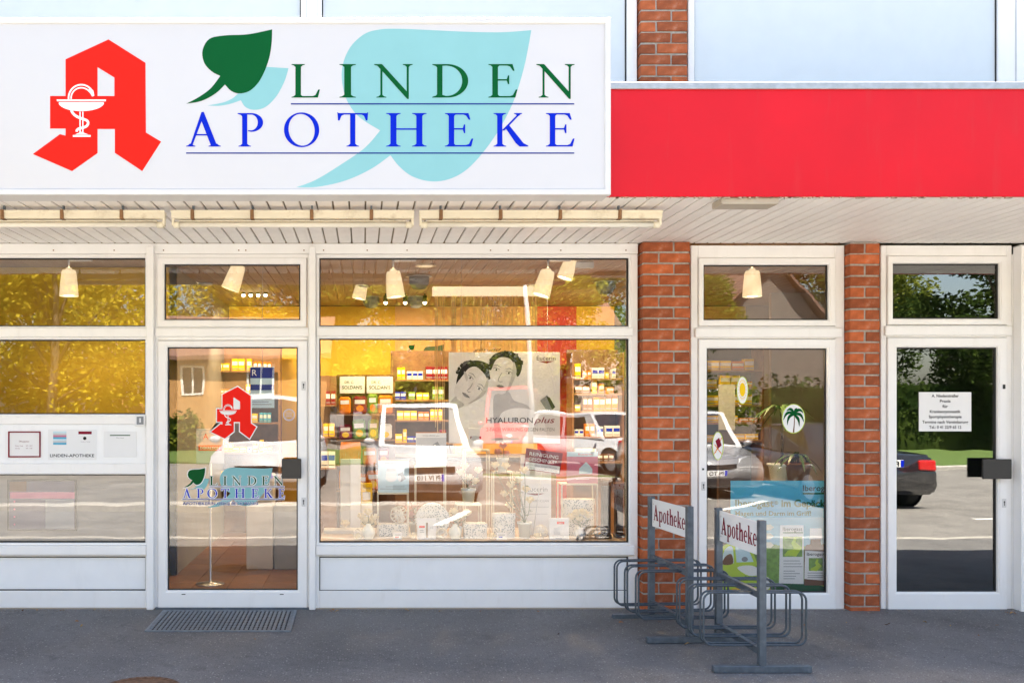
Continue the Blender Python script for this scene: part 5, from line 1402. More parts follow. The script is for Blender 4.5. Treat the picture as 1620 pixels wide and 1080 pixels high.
sp = card('wellness_panel', 'pale grey panel lettered QUALITY TIME beside the yellow packs', 'panel', 1137, 1163, 608, 680, 1.6, 'softgrey', (('t', 'pgrey', 'QUALI', 1141, 626, 5, 'l', 0, 20), ('t', 'pgrey', 'TY', 1149, 633, 4, 'l', 0, 8), ('t', 'pgrey', 'TIME', 1144, 643, 6, 'l', 0, 17)))
MB().box(X(1138, 1.6), X(1162, 1.6), 1.613, 1.66, .006, Z(682, 1.6)).build('stand', M['darkwood'], sp)
# practice notice on the far right door
PN = thing('practice_notice', 'white notice about Krankengymnastik on the dark glass of the far right door', 'notice', (X(1497), GY, Z(651)))
MB().box(X(1456), X(1539), GY, GY + .0022, Z(682), Z(620)).build('sheet', M['paper'], PN)
for s_, b, w_ in (('A. Niederstraßer', 628, 43), ('Praxis', 636.2, 17), ('für', 644.6, 9), ('Krankengymnastik', 652.8, 49), ('Sportphysiotherapie', 661, 52), ('Termine nach Vereinbarung', 669.4, 73), ('Tel.: 0 41 22/9 65 12', 677.6, 51)):
    mb = MB(); put_text(mb, s_, X(1497.5), Z(b), GY - .001, cap=4.6 / 207, width=w_ / 207, anchor='c', bold=.02); mb.build('lettering', M['pblack'], PN)
# service panel in the left window
y = -.001
def flatpart(name, m, shapes, parent, yy):
    mb = MB()
    for s_ in shapes: mb.flat([s_], yy)
    return mb.build(name, M[m], parent)
OH = thing('opening_hours_case', 'small framed opening hours sheet in the left window panel', 'notice', (X(38), 0, Z(702)))
MB().ring(X(13), X(64), Z(723), Z(682), [(0, .006), (0, -.004), (.008, -.004), (.010, .003)]).build('frame', M['pmar'], OH)
MB().box(X(13) + .009, X(64) - .009, .002, .0055, Z(723) + .009, Z(682) - .009).build('sheet', M['paper'], OH)
mb = MB(); put_text(mb, 'Öffnungszeiten', X(38), Z(699), .001, cap=2.4 / 207, anchor='c', width=16 / 207); put_text(mb, 'Montag - Freitag', X(24), Z(705.5), .001, cap=1.6 / 207, width=12 / 207); put_text(mb, 'Samstag', X(24), Z(709.5), .001, cap=1.6 / 207, width=7 / 207)
put_text(mb, '8.00 - 18.30', X(41), Z(705.5), .001, cap=1.6 / 207, width=10 / 207); put_text(mb, '8.00 - 13.00', X(41), Z(709.5), .001, cap=1.6 / 207, width=10 / 207); mb.build('lettering', M['pmar'], OH)
SP = thing('intercom_plate', 'printed LINDEN-APOTHEKE strip with intercom dot on the left window panel', 'plate', (X(114), 0, Z(705)))
MB().box(X(76), X(152), .002, .0055, Z(727), Z(679)).build('plate', M['pwhite'], SP)
mb = MB(); put_text(mb, 'LINDEN-APOTHEKE', X(79), Z(722.5), .001, cap=4.8 / 207, width=70 / 207, bold=.012); mb.build('lettering', M['pblack'], SP)
for k, m in enumerate(('ppale', 'plgrey', 'ppink', 'psky', 'ppale', 'plgrey', 'psky')): flatpart('stripe', m, [rect0(84, 105, 682 + k * 3, 685 + k * 3)], SP, .001)
flatpart('red_label', 'pmar', [rect0(124, 145, 682, 686.5)], SP, .001); flatpart('speaker_dot', 'pblack', [ell(X(134), Z(693), .013, .013, 18)], SP, .001)
mb = MB(); put_text(mb, 'Notdienst-Klingel', X(135), Z(699), .001, cap=1.4 / 207, anchor='c', width=15 / 207); mb.build('lettering', M['pgrey'], SP)
PC = thing('white_flap', 'white card with one dark line at the right of the left window panel', 'card', (X(190), 0, Z(702)))
MB().box(X(164), X(216), .001, .0055, Z(722.5), Z(682), c=.001).build('card', M['pwhite'], PC)
flatpart('line', 'pgreen', [rect0(174, 206, 687.5, 689)], PC, .0002); mb = MB(); put_text(mb, 'Pharmacy', X(190), Z(693), .0002, cap=1.8 / 207, anchor='c', width=12 / 207); mb.build('lettering', M['pgrey'], PC)
BL = thing('door_bell', 'small white bell button with grey centre at the left window corner', 'door bell', (X(222), 0, Z(665)))
MB().box(X(214.5), X(230.5), -.014, -.0005, Z(673.5), Z(656), c=.003).build('frame', M['pwhite'], BL)
MB().box(X(217), X(228), -.0165, -.0145, Z(671), Z(658.5), c=.001).build('button', M['pgrey'], BL)
MB().box(X(221.3), X(223.7), -.0178, -.017, Z(668), Z(661)).build('mark', M['pwhite'], BL)

# ================================================================== BICYCLE RACKS
def bike_rack(label, loc, rz, L_=.66, W_=.62):
    t = thing('bicycle_rack', label, 'bicycle rack', loc, rz, 'bicycle racks in front of the shop')
    off = Vector(loc)
    def B(mb, name, m, parent=t):
        o = bpy.data.objects.new(name, mb.mesh(name, M[m])); COL.objects.link(o); o.parent = parent; return o
    H = .90; p = .021
    for yy in (0, L_):
        sl = SL * -yy
        B(MB().box(-p, p, -yy - p, -yy + p, .041, H, c=.003), 'post', 'galv')
        B(MB().box(-.29, .29, -yy - p, -yy + p, .0, .040, c=.003), 'foot', 'galv')
    for z in (.455, .12): B(MB().box(-.016, .016, -L_ + p, -p, z - .02, z + .02, c=.002), 'beam', 'galv')
    w0, w1, z0, z1, r_ = -W_ / 2, W_ / 2, .135, .452, .05
    for yy in (.12, .33, .54):
        for dy in (-.026, .026):
            pts = []
            for (cx, cz, a0) in ((w1 - r_, z1 - r_, 0), (w0 + r_, z1 - r_, 90), (w0 + r_, z0 + r_, 180), (w1 - r_, z0 + r_, 270)):
                for k in range(6):
                    a = R(a0 + 90 * k / 5); pts.append((cx + r_ * math.cos(a), -yy + dy, cz + r_ * math.sin(a)))
            pts.append(pts[0]); pts.append(pts[1])
            B(MB().tube(pts, .0068, 8, cap=False), 'wire_hoop', 'wire')
    s = MB(); s.box(-.003, .003, -L_ + .024, -.024, .685, .885, c=.001)
    sp_ = B(s, 'sign_plate', 'pwhite')
    tx = MB(); put_text(tx, 'Apotheke', 0, 0, 0, cap=.10, width=L_ - .10, anchor='c', bold=.02)
    tx.v = []; tx.f = []; tx.m = []; tx.s = []
    # bold serif lettering on both faces of the plate
    for side in (-1, 1):
        mb = MB(); word_serif(mb, L_ - .115, .112)
        mb.v = [(side * .0042, (-L_ / 2 - v[0] * (1)) if side < 0 else (-L_ / 2 + v[0]), .735 + v[2]) for v in mb.v]
        if side > 0: pass
        o = B(mb, 'lettering', 'pmar', sp_)
    for yy in (.05, L_ - .05):
        for z in (.72, .85):
            mb = MB(); mb.box(-.006, .006, -yy - .005, -yy + .005, z - .005, z + .005, c=.001); B(mb, 'bolt', 'chrome')
    return t
def word_serif(mb, width, cap):
    """the word Apotheke in a bold roman; x centred on 0, unit cap height scaled to cap"""
    T, t_ = .20, .075
    def rc(x0, x1, z0, z1): return [(x0, z0), (x1, z0), (x1, z1), (x0, z1)]
    XH = .66
    def o_(x): return [[ell(x + .29, XH / 2, .29, XH / 2 + .02, 24), ell(x + .29, XH / 2, .115, XH / 2 - .05, 20)]]
    def e_(x):
        a = [(x + .27 + .27 * math.cos(R(d)), XH / 2 + (XH / 2 + .02) * math.sin(R(d))) for d in range(0, 311, 10)]
        b = [(x + .29 + .12 * math.cos(R(d)), XH / 2 + (XH / 2 - .06) * math.sin(R(d))) for d in range(310, -1, -10)]
        return [[a + b], [rc(x + .15, x + .5, XH / 2 - .01, XH / 2 + .055)]]
    parts, x = [], 0.0
    parts += [[[(.04, 0), (.16, 0), (.44, .86), (.38, 1.0), (.34, 1.0)]], [[(.34, 1.0), (.46, 1.0), (.82, 0), (.56, 0), (.34, .70)]], [rc(.2, .6, .27, .36)], [rc(-.02, .26, 0, .05)], [rc(.48, .88, 0, .05)]]
    x = .95
    parts += [[rc(x + .07, x + .07 + T, -.30, XH)], [rc(x - .0, x + .36, -.32, -.26)], [rc(x, x + .2, XH - .06, XH)], [ell(x + .42, XH / 2, .27, XH / 2 + .02, 24), ell(x + .38, XH / 2, .13, XH / 2 - .06, 20)]]
    x += .78; parts += o_(x); x += .64
    parts += [[rc(x + .08, x + .08 + T, .06, .86)], [rc(x, x + .42, XH - .07, XH)], [[(x + .08, .08), (x + .14, -.02), (x + .3, -.02), (x + .44, .10), (x + .42, .14), (x + .3, .07), (x + .28, .12)]]]; x += .48
    parts += [[rc(x + .06, x + .06 + T, .04, 1.0)], [rc(x, x + .33, 0, .05)], [rc(x, x + .2, .95, 1.0)], [[(x + .2, .48), (x + .3, .62), (x + .42, .68), (x + .56, .64), (x + .62, .52), (x + .62, .04), (x + .42, .04), (x + .42, .5), (x + .36, .55), (x + .26, .46)]], [rc(x + .36, x + .69, 0, .05)]]; x += .74
    parts += e_(x); x += .60
    parts += [[rc(x + .06, x + .06 + T, .04, 1.0)], [rc(x, x + .33, 0, .05)], [rc(x, x + .2, .95, 1.0)], [[(x + .22, .28), (x + .30, .28), (x + .58, .60), (x + .50, .64)]], [rc(x + .38, x + .66, XH - .05, XH)], [[(x + .28, .34), (x + .40, .46), (x + .68, .02), (x + .44, .02)]], [rc(x + .40, x + .76, 0, .05)]]; x += .76
    parts += e_(x); x += .56
    k = cap; kx = width / x
    for i, s_ in enumerate(parts):
        mb.flat([[((p[0] - x / 2) * kx, p[1] * k) for p in c] for c in s_], -i * .00005)
bike_rack('grey bicycle rack with an Apotheke plate against the brick pillar, farther from the camera', (2.115, -.27, gz(-.9) + .002), R(4))
bike_rack('grey bicycle rack with an Apotheke plate standing nearest to the camera', (2.365, -.90, gz(-1.57) + .002), R(0))

# ================================================================== MAT GRATING, DRAIN, LITTER
def pv(px, py):
    """where a pavement pixel lies on the ground"""
    t = (CAM_Z + SL * 7) * FPX / (py - VY + SL * FPX)
    yy = t + CAM_Y
    return ((px - VX) * t / FPX, yy)
GR = thing('doormat_grating', 'rectangular steel grating set in the pavement at the shop door', 'grating', (X(358), -.2, 0))
a0, a1 = pv(248, 966.5), pv(470, 966.5); b0, b1 = pv(243, 999), pv(470, 999)
x0, x1, y0, y1 = X(258, -.08), X(470, -.08), b0[1], -.075
def slope(mb): mb.v = [(p[0], p[1], p[2] + gz(p[1])) for p in mb.v]; return mb
fr = MB(); fr.box(x0, x1, y0, y0 + .02, .001, .010); fr.box(x0, x1, y1 - .02, y1, .001, .010); fr.box(x0, x0 + .02, y0 + .0205, y1 - .0205, .001, .010); fr.box(x1 - .02, x1, y0 + .0205, y1 - .0205, .001, .010)
slope(fr).build('frame', M['grate'], GR)
slope(MB().box(x0 + .021, x1 - .021, y0 + .021, y1 - .021, .0005, .002)).build('pit', M['pblack'], GR)
n = 31
for k in range(n):
    xx = x0 + .03 + (x1 - x0 - .06) * k / (n - 1)
    slope(MB().box(xx - .010, xx + .010, y0 + .0215, y1 - .0215, .002, .0085, c=.0015)).build('bar', M['grate'], GR)
for k in range(1, 12):
    yy = y0 + .02 + (y1 - y0 - .04) * k / 12
    mb = MB().box(x0 + .022, x1 - .022, yy - .0015, yy + .0015, .0087, .0100)
    slope(mb).build('cross_bar', M['grate'], GR)
c = pv(222, 1090)
DR = thing('drain_cover', 'rusty round drain cover at the lower left edge of the pavement', 'drain cover', (c[0], c[1], gz(c[1])))
M['rust'] = mat('rusty_iron', (.13, .065, .035), .85, var=.35, scale=30, bump=.6)
mb = MB(); r_ = .225
mb.lathe([(.001, .004), (r_ - .03, .004), (r_ - .03, .007), (r_, .007), (r_ + .003, .0)], c[0], c[1], gz(c[1]), 40, smooth=False); mb.build('plate', M['rust'], DR)
for k in range(30):
    a = 2 * math.pi * k / 30
    MB().ball((c[0] + (r_ - .015) * math.cos(a), c[1] + (r_ - .015) * math.sin(a), gz(c[1]) + .007), .013, 6, 4, sz=.35).build('stud', M['rust'], DR)
q = random.Random(17)
def leaf_mesh(k):
    q2 = random.Random(k); mb = MB(); L_ = .022; V = []
    for i, w_ in enumerate((0.05, .8, 1, .6, .05)):
        u = i / 4; zz = .003 + .004 * math.sin(u * 3 + k) + q2.uniform(0, .002)
        V += [(u * L_ - L_ / 2, w_ * L_ * .3, zz + .003), (u * L_ - L_ / 2, 0, zz), (u * L_ - L_ / 2, -w_ * L_ * .3, zz + .003 * (k % 2))]
    mb.add(V, [(3 * i + j, 3 * i + 3 + j, 3 * i + 4 + j, 3 * i + 1 + j) for i in range(4) for j in range(2)], 0, True)
    return mb.mesh('fallen_leaf', mat('dry_leaf', [(.30, .13, .04), (.36, .22, .08), (.22, .10, .05)][k % 3], .8))
LM = [leaf_mesh(k) for k in range(3)]
spots = [(121, 984), (131, 991), (172, 966), (60, 966), (150, 965), (520, 966.5), (530, 966), (536, 967.5), (545, 966), (1040, 985), (1090, 1020), (1220, 985), (980, 986), (1340, 985), (1405, 988), (1590, 970), (1600, 971), (1607, 970), (1580, 990), (1503, 990), (880, 1003), (400, 1012), (700, 968), (760, 967), (850, 968), (640, 966.5), (35, 966), (96, 967), (205, 966), (1255, 972), (1270, 990), (1460, 985), (1545, 1005)]
for k, (a, b) in enumerate(spots):
    p_ = pv(a + q.uniform(-4, 4), b); o = bpy.data.objects.new('fallen_leaf', LM[k % 3]); COL.objects.link(o)
    yy = min(p_[1], -.06); s_ = q.uniform(.6, 1.6)
    o.location = (p_[0], yy, gz(yy) + .001); o.rotation_euler = (0, 0, q.uniform(0, 6.28)); o.scale = (s_, s_, s_)
    tag(o, 'small dry brown leaf lying on the dark pavement', 'leaf', 'dry leaves on the pavement')
# grit along the foot of the shop front
mb = MB(); q = random.Random(5)
for k in range(420):
    xx = q.uniform(-3.2, 5.4); yy = -.055 - abs(q.gauss(0, .02)); s_ = q.uniform(.0025, .007)
    if P1[0] - .02 < xx < P1[1] + .02 or P2[0] - .02 < xx < P2[1] + .02: yy -= .07
    mb.box(xx, xx + s_ * 1.5, yy, yy + s_, gz(yy), gz(yy) + s_ * .7)
for k in range(260):
    xx = q.uniform(-3, 4.6); yy = q.uniform(-1.8, -.1); s_ = q.uniform(.0015, .0045)
    mb.box(xx, xx + s_ * 1.5, yy, yy + s_, gz(yy), gz(yy) + s_ * .7)
o = mb.build('grit', mat('grit', (.22, .19, .16), .9, var=.4, scale=30)); o['kind'] = 'stuff'; o['label'] = 'loose grit along the foot of the shop front'; o['category'] = 'grit'
# ================================================================== THE STREET BEHIND THE CAMERA (mirrored in the glass)
def vz(d): return ROAD
def islands():
    mb = MB(); mb.box(-30, 2.4, -8.6, -8.2, ROAD - .1, ROAD + .11, c=.02); mb.box(2.4, 7.2, -14.2, -13.9, ROAD - .1, ROAD + .10, c=.02); mb.box(9, 40, -18.4, -18.1, ROAD - .1, ROAD + .1, c=.02)
    struct(mb.build('parking_kerb', M['kerb']))
    mb = MB(); mb.box(2.4, 7.2, -15.0, -14.2, ROAD - .1, ROAD + .07); mb.box(9, 40, -27.0, -18.4, ROAD - .1, ROAD + .08); mb.box(-40, 2, -30, -20.5, ROAD - .1, ROAD + .06)
    struct(mb.build('grass_verge', M['grass']))
    mb = MB()
    for a, b in (((1.1, -6.5), (2.2, -9.5)), ((5.2, -9.0), (6.6, -10.4)), ((5.9, -8.2), (7.4, -9.8)), ((9.5, -7.2), (14, -7.6))):
        d_ = (Vector(b) - Vector(a)).normalized(); n_ = Vector((-d_.y, d_.x)) * .07
        mb.add([(a[0] + n_.x, a[1] + n_.y, ROAD + .004), (a[0] - n_.x, a[1] - n_.y, ROAD + .004), (b[0] - n_.x, b[1] - n_.y, ROAD + .004), (b[0] + n_.x, b[1] + n_.y, ROAD + .004)], [(0, 1, 2, 3)])
    struct(mb.build('road_marking', M['line']))
islands()
M['vanwhite'] = mat('white_car_paint', (.46, .47, .49), .42, coat=.0, spec=.3, var=.01); M['carblack'] = mat('black_car_paint', (.015, .015, .018), .18, coat=.8)
M['carsilver'] = mat('silver_car_paint', (.42, .43, .45), .25, metal=.5, coat=.6); M['carred'] = mat('red_car_paint', (.55, .02, .02), .25, coat=.6)
M['carglass'] = mat('car_window_glass', (.02, .025, .03), .05, spec=.9); M['tyre'] = mat('tyre_rubber', (.015, .015, .015), .85)
M['rim'] = mat('wheel_rim', (.4, .4, .42), .35, metal=.7); M['lens'] = mat('lamp_lens', (.7, .72, .75), .1, spec=.9); M['redlens'] = mat('red_lens', (.55, .01, .01), .15, spec=.8)
def car(name, label, cat, x, y, rz, paint, L_, W_, H_, hood, deck, rake=.5, tail=.25, plate='', belt=.92):
    """front bumper at local y = +L/2; the shop lies in +y"""
    t = thing(name, label, cat, (x, y, ROAD + .002), rz)
    def B(mb, nm, m, p=t):
        o = bpy.data.objects.new(nm, mb.mesh(nm, M[m])); COL.objects.link(o); o.parent = p; return o
    hw = W_ / 2; F, K = L_ / 2, -L_ / 2
    prof = [(F - .10, .22), (F - .01, .38), (F, .55), (F - .10, .70), (F - .22, belt - .14), (F - hood, belt + .02), (K + deck, belt + .03), (K + .06, belt - .02), (K, .62), (K + .02, .38), (K + .12, .24)]
    bm = bmesh.new()
    for s_ in (-1, 1):
        vs_ = [bm.verts.new((s_ * (hw - (.06 if (z > belt - .06) else 0)), yy, z)) for yy, z in prof]
        if s_ < 0: left = vs_; bm.faces.new(vs_)
        else: right = vs_; bm.faces.new(vs_[::-1])
    for i in range(len(prof)):
        j = (i + 1) % len(prof); bm.faces.new((left[j], left[i], right[i], right[j]))
    bmesh.ops.recalc_face_normals(bm, faces=bm.faces[:])
    bmesh.ops.bevel(bm, geom=[e for e in bm.edges if e.calc_face_angle(0) > .3], offset=.05, segments=2, affect='EDGES', clamp_overlap=True)
    me = bpy.data.meshes.new('body'); bm.to_mesh(me); bm.free(); me.materials.append(M[paint])
    for p in me.polygons: p.use_smooth = True
    body = bpy.data.objects.new('body', me); COL.objects.link(body); body.parent = t
    # greenhouse
    yb0, yb1 = F - hood + .05, K + deck; yt0, yt1 = yb0 - rake, yb1 + tail
    w0, w1 = hw - .07, hw - .20
    b = [Vector((-w0, yb0, belt)), Vector((w0, yb0, belt)), Vector((w0, yb1, belt)), Vector((-w0, yb1, belt))]
    c = [Vector((-w1, yt0, H_ - .03)), Vector((w1, yt0, H_ - .03)), Vector((w1, yt1, H_ - .03)), Vector((-w1, yt1, H_ - .03))]
    r_ = [Vector((-w1 + .12, yt0 - .2, H_)), Vector((w1 - .12, yt0 - .2, H_)), Vector((w1 - .12, yt1 + .2, H_)), Vector((-w1 + .12, yt1 + .2, H_))]
    g_ = MB(); g_.add(b + c + r_, [(1, 0, 4, 5), (2, 1, 5, 6), (3, 2, 6, 7), (0, 3, 7, 4), (5, 4, 8, 9), (6, 5, 9, 10), (7, 6, 10, 11), (4, 7, 11, 8), (9, 8, 11, 10)])
    B(g_, 'cabin', paint)
    def win(q4, u0, u1, v0, v1, nm):
        a, b_, c_, d_ = q4
        P = lambda u, v: (a * (1 - u) + b_ * u) * (1 - v) + (d_ * (1 - u) + c_ * u) * v
        pts = [P(u0, v0), P(u1, v0), P(u1, v1), P(u0, v1)]
        n_ = (pts[1] - pts[0]).cross(pts[3] - pts[0]).normalized()
        ctr = sum(pts, Vector()) / 4 - Vector((0, (F + K) / 2, 1)); n_ = n_ if n_.dot(ctr) > 0 else -n_
        B(MB().quad(*[p + n_ * .006 for p in pts]), nm, 'carglass')
    win((b[0], b[1], c[1], c[0]), .06, .94, .06, .93, 'windscreen'); win((b[2], b[3], c[3], c[2]), .08, .92, .15, .92, 'rear_window')
    for (i, j) in ((1, 2), (3, 0)):
        for u0, u1 in ((.07, .46), (.50, .88)): win((b[i], b[j], c[j], c[i]), u0, u1, .1, .9, 'side_window')
    for s_ in (-1, 1):
        for yy in (F - .85, K + .8):
            wh = MB(); wh.lathe([(.001, -.1), (.31, -.1), (.325, -.06), (.325, .06), (.31, .1), (.001, .1)], 0, 0, 0, 20)
            wh.v = [(s_ * (hw - .09) + p[2], yy + p[0], .325 + p[1]) for p in wh.v]; wo = B(wh, 'wheel', 'tyre')
            rm = MB(); rm.lathe([(.001, 0), (.2, .01), (.215, 0)], 0, 0, 0, 16); rm.v = [(s_ * (hw + .012 + p[2]), yy + p[0], .325 + p[1]) for p in rm.v]; B(rm, 'rim', 'rim', wo)
            mb = MB(); mb.lathe([(.001, 0), (.385, 0), (.385, .004), (.001, .004)], 0, 0, 0, 22, smooth=False); mb.v = [(s_ * (hw - .002) + p[2] * s_, yy + p[0], .345 + p[1]) for p in mb.v]; B(mb, 'wheel_arch', 'carblack')
        yh = F - .17
        B(MB().add([(s_ * (hw - .06), yh - .12, .62), (s_ * (hw - .45), yh + .13, .60), (s_ * (hw - .42), yh + .05, .75), (s_ * (hw - .08), yh - .16, .80)], [(0, 1, 2, 3)]), 'headlight', 'lens')
        B(MB().box(s_ * (hw - .36), s_ * (hw - .04), K - .012, K + .08, .66, .66 + (.30 if H_ > 1.5 else .16), c=.02), 'taillight', 'redlens')
        B(MB().ball((s_ * (hw + .09), yb0 - .12, belt + .08), .1, 8, 6, sx=1.1, sy=.5, sz=.7), 'mirror', paint)
    B(MB().box(-hw + .48, hw - .48, F - .06, F + .004, .56, .66, c=.01), 'grille', 'carblack'); B(MB().box(-hw + .25, hw - .25, F - .08, F + .002, .27, .38, c=.01), 'air_intake', 'carblack')
    for yy, s_ in ((F + .010, 1), (K - .022, -1)):
        pz = .43 if s_ > 0 else .72
        pl_ = B(MB().box(-.26, .26, yy - .004, yy + .006, pz, pz + .11, c=.002), 'number_plate', 'pwhite')
        B(MB().box(-.26 * s_ * -1 if 0 else (.215 if s_ > 0 else -.26), (.26 if s_ > 0 else -.215), yy + (.0065 if s_ > 0 else -.0065), yy + (.007 if s_ > 0 else -.007), pz + .004, pz + .106), 'plate_band', 'pblue', pl_)
        if plate:
            mb = MB(); put_text(mb, plate, 0, 0, 0, cap=.075, width=.42, anchor='c', bold=.02)
            mb.v = [(-v[0] * s_ - .02 * s_, yy + s_ * .008, pz + .018 + v[2]) for v in mb.v]; B(mb, 'lettering', 'pblack', pl_)
    return t
car('white_van', 'white van parked across the road, mirrored in the glazed door', 'van', -1.82, -11.9, R(2), 'vanwhite', 4.6, 1.86, 1.95, 1.05, .12, .55, .12, 'PI LA 42', 1.02)
car('white_van', 'white van with plate PI IV 110 parked opposite, mirrored left in the large window', 'van', 1.05, -11.2, R(-3), 'vanwhite', 4.5, 1.84, 1.80, 1.0, .12, .6, .12, 'PI IV 110', 1.0)
car('estate_car', 'silver estate car parked far back, mirrored behind the poster', 'car', 7.2, -31.0, R(180), 'carsilver', 4.5, 1.8, 1.5, 1.2, .12, .6, .35, 'PI NK 73')
car('white_car', 'white car parked askew, mirrored at the right end of the large window', 'car', 6.35, -17.6, R(-28), 'vanwhite', 4.5, 1.85, 1.55, 1.2, .15, .6, .4, 'PI ME 16')
car('black_sedan', 'black sedan seen from behind, mirrored in the far right door', 'car', 8.72, -10.7, R(176), 'carblack', 4.5, 1.8, 1.42, 1.25, .95, .65, .55, 'PI SR 81')
car('silver_car', 'silver car parked opposite, mirrored in the door with the sticker discs', 'car', 6.75, -12.4, R(4), 'carsilver', 4.4, 1.82, 1.62, 1.1, .12, .6, .3, 'PI TO 55')
car('red_van', 'red delivery van far back, mirrored behind the poster portraits', 'van', 5.6, -27.5, R(15), 'carred', 4.9, 1.95, 2.45, 1.0, .1, .5, .08, 'BN P 204', 1.1)
# lamp post
LP_ = thing('lamp_post', 'slim white lamp post leaning on the far verge, mirrored in the large window', 'lamp post', (4.0, -15.0 + .4, ROAD))
MB().tube([(4.0, -14.6, ROAD + .07), (3.95, -14.6, 2.5), (3.82, -14.6, 5.2)], [.07, .06, .045], 10).build('pole', M['vanwhite'], LP_)
MB().box(3.62, 4.02, -14.7, -14.2, 5.2, 5.32, c=.03).build('lantern', M['vanwhite'], LP_)
# houses opposite
def house(label, x0, x1, yf, dep, eave, ridge, wall, roofm, wins, gable=False):
    t = thing('house', label, 'house', ((x0 + x1) / 2, yf - dep / 2, ROAD))
    MB().box(x0, x1, yf - dep, yf, ROAD - .05, eave).build('wall', wall, t)
    r_ = MB()
    if gable:
        xm = (x0 + x1) / 2
        for s_ in (-1, 1):
            xe = x0 - .4 if s_ < 0 else x1 + .4
            r_.add([(xe, yf + .4, eave - .2), (xm, yf + .4, ridge), (xm, yf - dep - .4, ridge), (xe, yf - dep - .4, eave - .2), (xe, yf + .4, eave - .05), (xm, yf + .4, ridge + .15), (xm, yf - dep - .4, ridge + .15), (xe, yf - dep - .4, eave - .05)],
                   [(0, 1, 2, 3), (4, 5, 6, 7), (0, 1, 5, 4), (2, 3, 7, 6), (3, 0, 4, 7), (1, 2, 6, 5)])
        g_ = MB(); g_.add([(x0, yf - .02, eave), (x1, yf - .02, eave), (xm, yf - .02, ridge - .05), (x0, yf - dep, eave), (x1, yf - dep, eave), (xm, yf - dep, ridge - .05)], [(0, 1, 2), (4, 3, 5)]); g_.build('gable', wall, t)
    else:
        ym = yf - dep / 2
        for s_ in (-1, 1):
            ye = yf + .4 if s_ > 0 else yf - dep - .4
            r_.add([(x0 - .3, ye, eave - .15), (x1 + .3, ye, eave - .15), (x1 + .3, ym, ridge), (x0 - .3, ym, ridge), (x0 - .3, ye, eave), (x1 + .3, ye, eave), (x1 + .3, ym, ridge + .15), (x0 - .3, ym, ridge + .15)],
                   [(0, 1, 2, 3), (4, 5, 6, 7), (0, 1, 5, 4), (1, 2, 6, 5), (3, 0, 4, 7)])
    r_.build('roof', roofm, t)
    for (wx, wz, ww, wh) in wins:
        f_ = MB().ring(wx, wx + ww, wz, wz + wh, [(0, yf - .02), (0, yf + .03), (.09, yf + .03), (.09, yf - .01)]); f_.box(wx + ww / 2 - .04, wx + ww / 2 + .04, yf - .01, yf + .025, wz + .09, wz + wh - .09)
        # frames face +y: flip
        f_.f = [f[::-1] for f in f_.f]
        fo = f_.build('window', M['pvc'], t)
        MB().box(wx + .085, wx + ww - .085, yf - .015, yf + .006, wz + .085, wz + wh - .085).build('pane', M['carglass'], fo)
M['ochre'] = mat('ochre_render', (.52, .28, .11), .9, var=.06, bump=.2); M['greyrender'] = mat('grey_brown_render', (.17, .145, .125), .9, var=.08); M['tiles'] = mat('brown_roof_tiles', (.20, .11, .08), .85, var=.2, scale=12)
M['pinkrender'] = mat('pale_render', (.62, .50, .42), .9)
house('low ochre house with white windows opposite, mirrored in the glazed door', -10.5, -1.6, -31, 7, 3.6, 5.4, M['ochre'], M['tiles'], [(-7.6, 1.9, 1.0, 1.3), (-4.9, 1.9, 1.2, 1.3), (-9.8, 1.9, 1.0, 1.3)])
house('grey brown gabled house opposite, mirrored in the door with the sticker discs', 14.0, 21.5, -33, 8, 3.4, 8.0, M['greyrender'], M['tiles'], [(15.2, 1.0, 1.2, 1.3), (18.4, 1.0, 1.2, 1.3)], True)
house('pale house with a reddish roof behind the trees opposite', 9.4, 13.2, -40, 7, 5.2, 7.0, M['pinkrender'], M['tiles'], [(10.2, 3.0, 1.1, 1.4)])
# hedge, trees
def leaf_cloud(mb, blobs, n, size, q):
    tot = sum(b[3] * b[4] * b[5] for b in blobs)
    for (cx, cy, cz, rx, ry, rz) in blobs:
        k = int(n * rx * ry * rz / tot)
        for i in range(k):
            v = Vector((q.gauss(0, 1), q.gauss(0, 1), q.gauss(0, 1))).normalized() * (q.uniform(.55, 1.05))
            p = Vector((cx + v.x * rx, cy + v.y * ry, cz + v.z * rz))
            a = Vector((q.uniform(-1, 1), q.uniform(-1, 1), q.uniform(-.6, .6))).normalized(); b = a.cross(Vector((q.uniform(-1, 1), q.uniform(-1, 1), q.uniform(-1, 1)))).normalized()
            s_ = size * q.uniform(.6, 1.3)
            mb.add([p - a * s_, p + b * s_ * .55, p + a * s_, p - b * s_ * .55], [(0, 1, 2, 3)])
def tree_meshes(seed, h, w_, n, size, weep=False):
    q = random.Random(seed); tr_ = MB()
    tr_.tube([(0, 0, -.1), (.05, 0, h * .2), (q.uniform(-.2, .2), q.uniform(-.2, .2), h * .5), (q.uniform(-.3, .3), 0, h * .85)], [h * .028, h * .022, h * .015, h * .004], 8)
    blobs = []
    for k in range(15):
        a = q.uniform(0, 6.28); zz = q.uniform(.22, .95); rr = w_ * (1 - abs(zz - .5) * 1.2) * q.uniform(.3, .85)
        c = (rr * math.cos(a), rr * math.sin(a), h * zz); s_ = w_ * q.uniform(.28, .5)
        blobs.append((*c, s_, s_, s_ * (1.5 if weep else .8)))
        tr_.tube([(0, 0, h * zz * .55), (c[0] * .5, c[1] * .5, h * zz * .8), c], [h * .008, h * .005, h * .002], 5)
    lf = MB(); leaf_cloud(lf, blobs, n, size, q)
    return tr_, lf
TK = {}
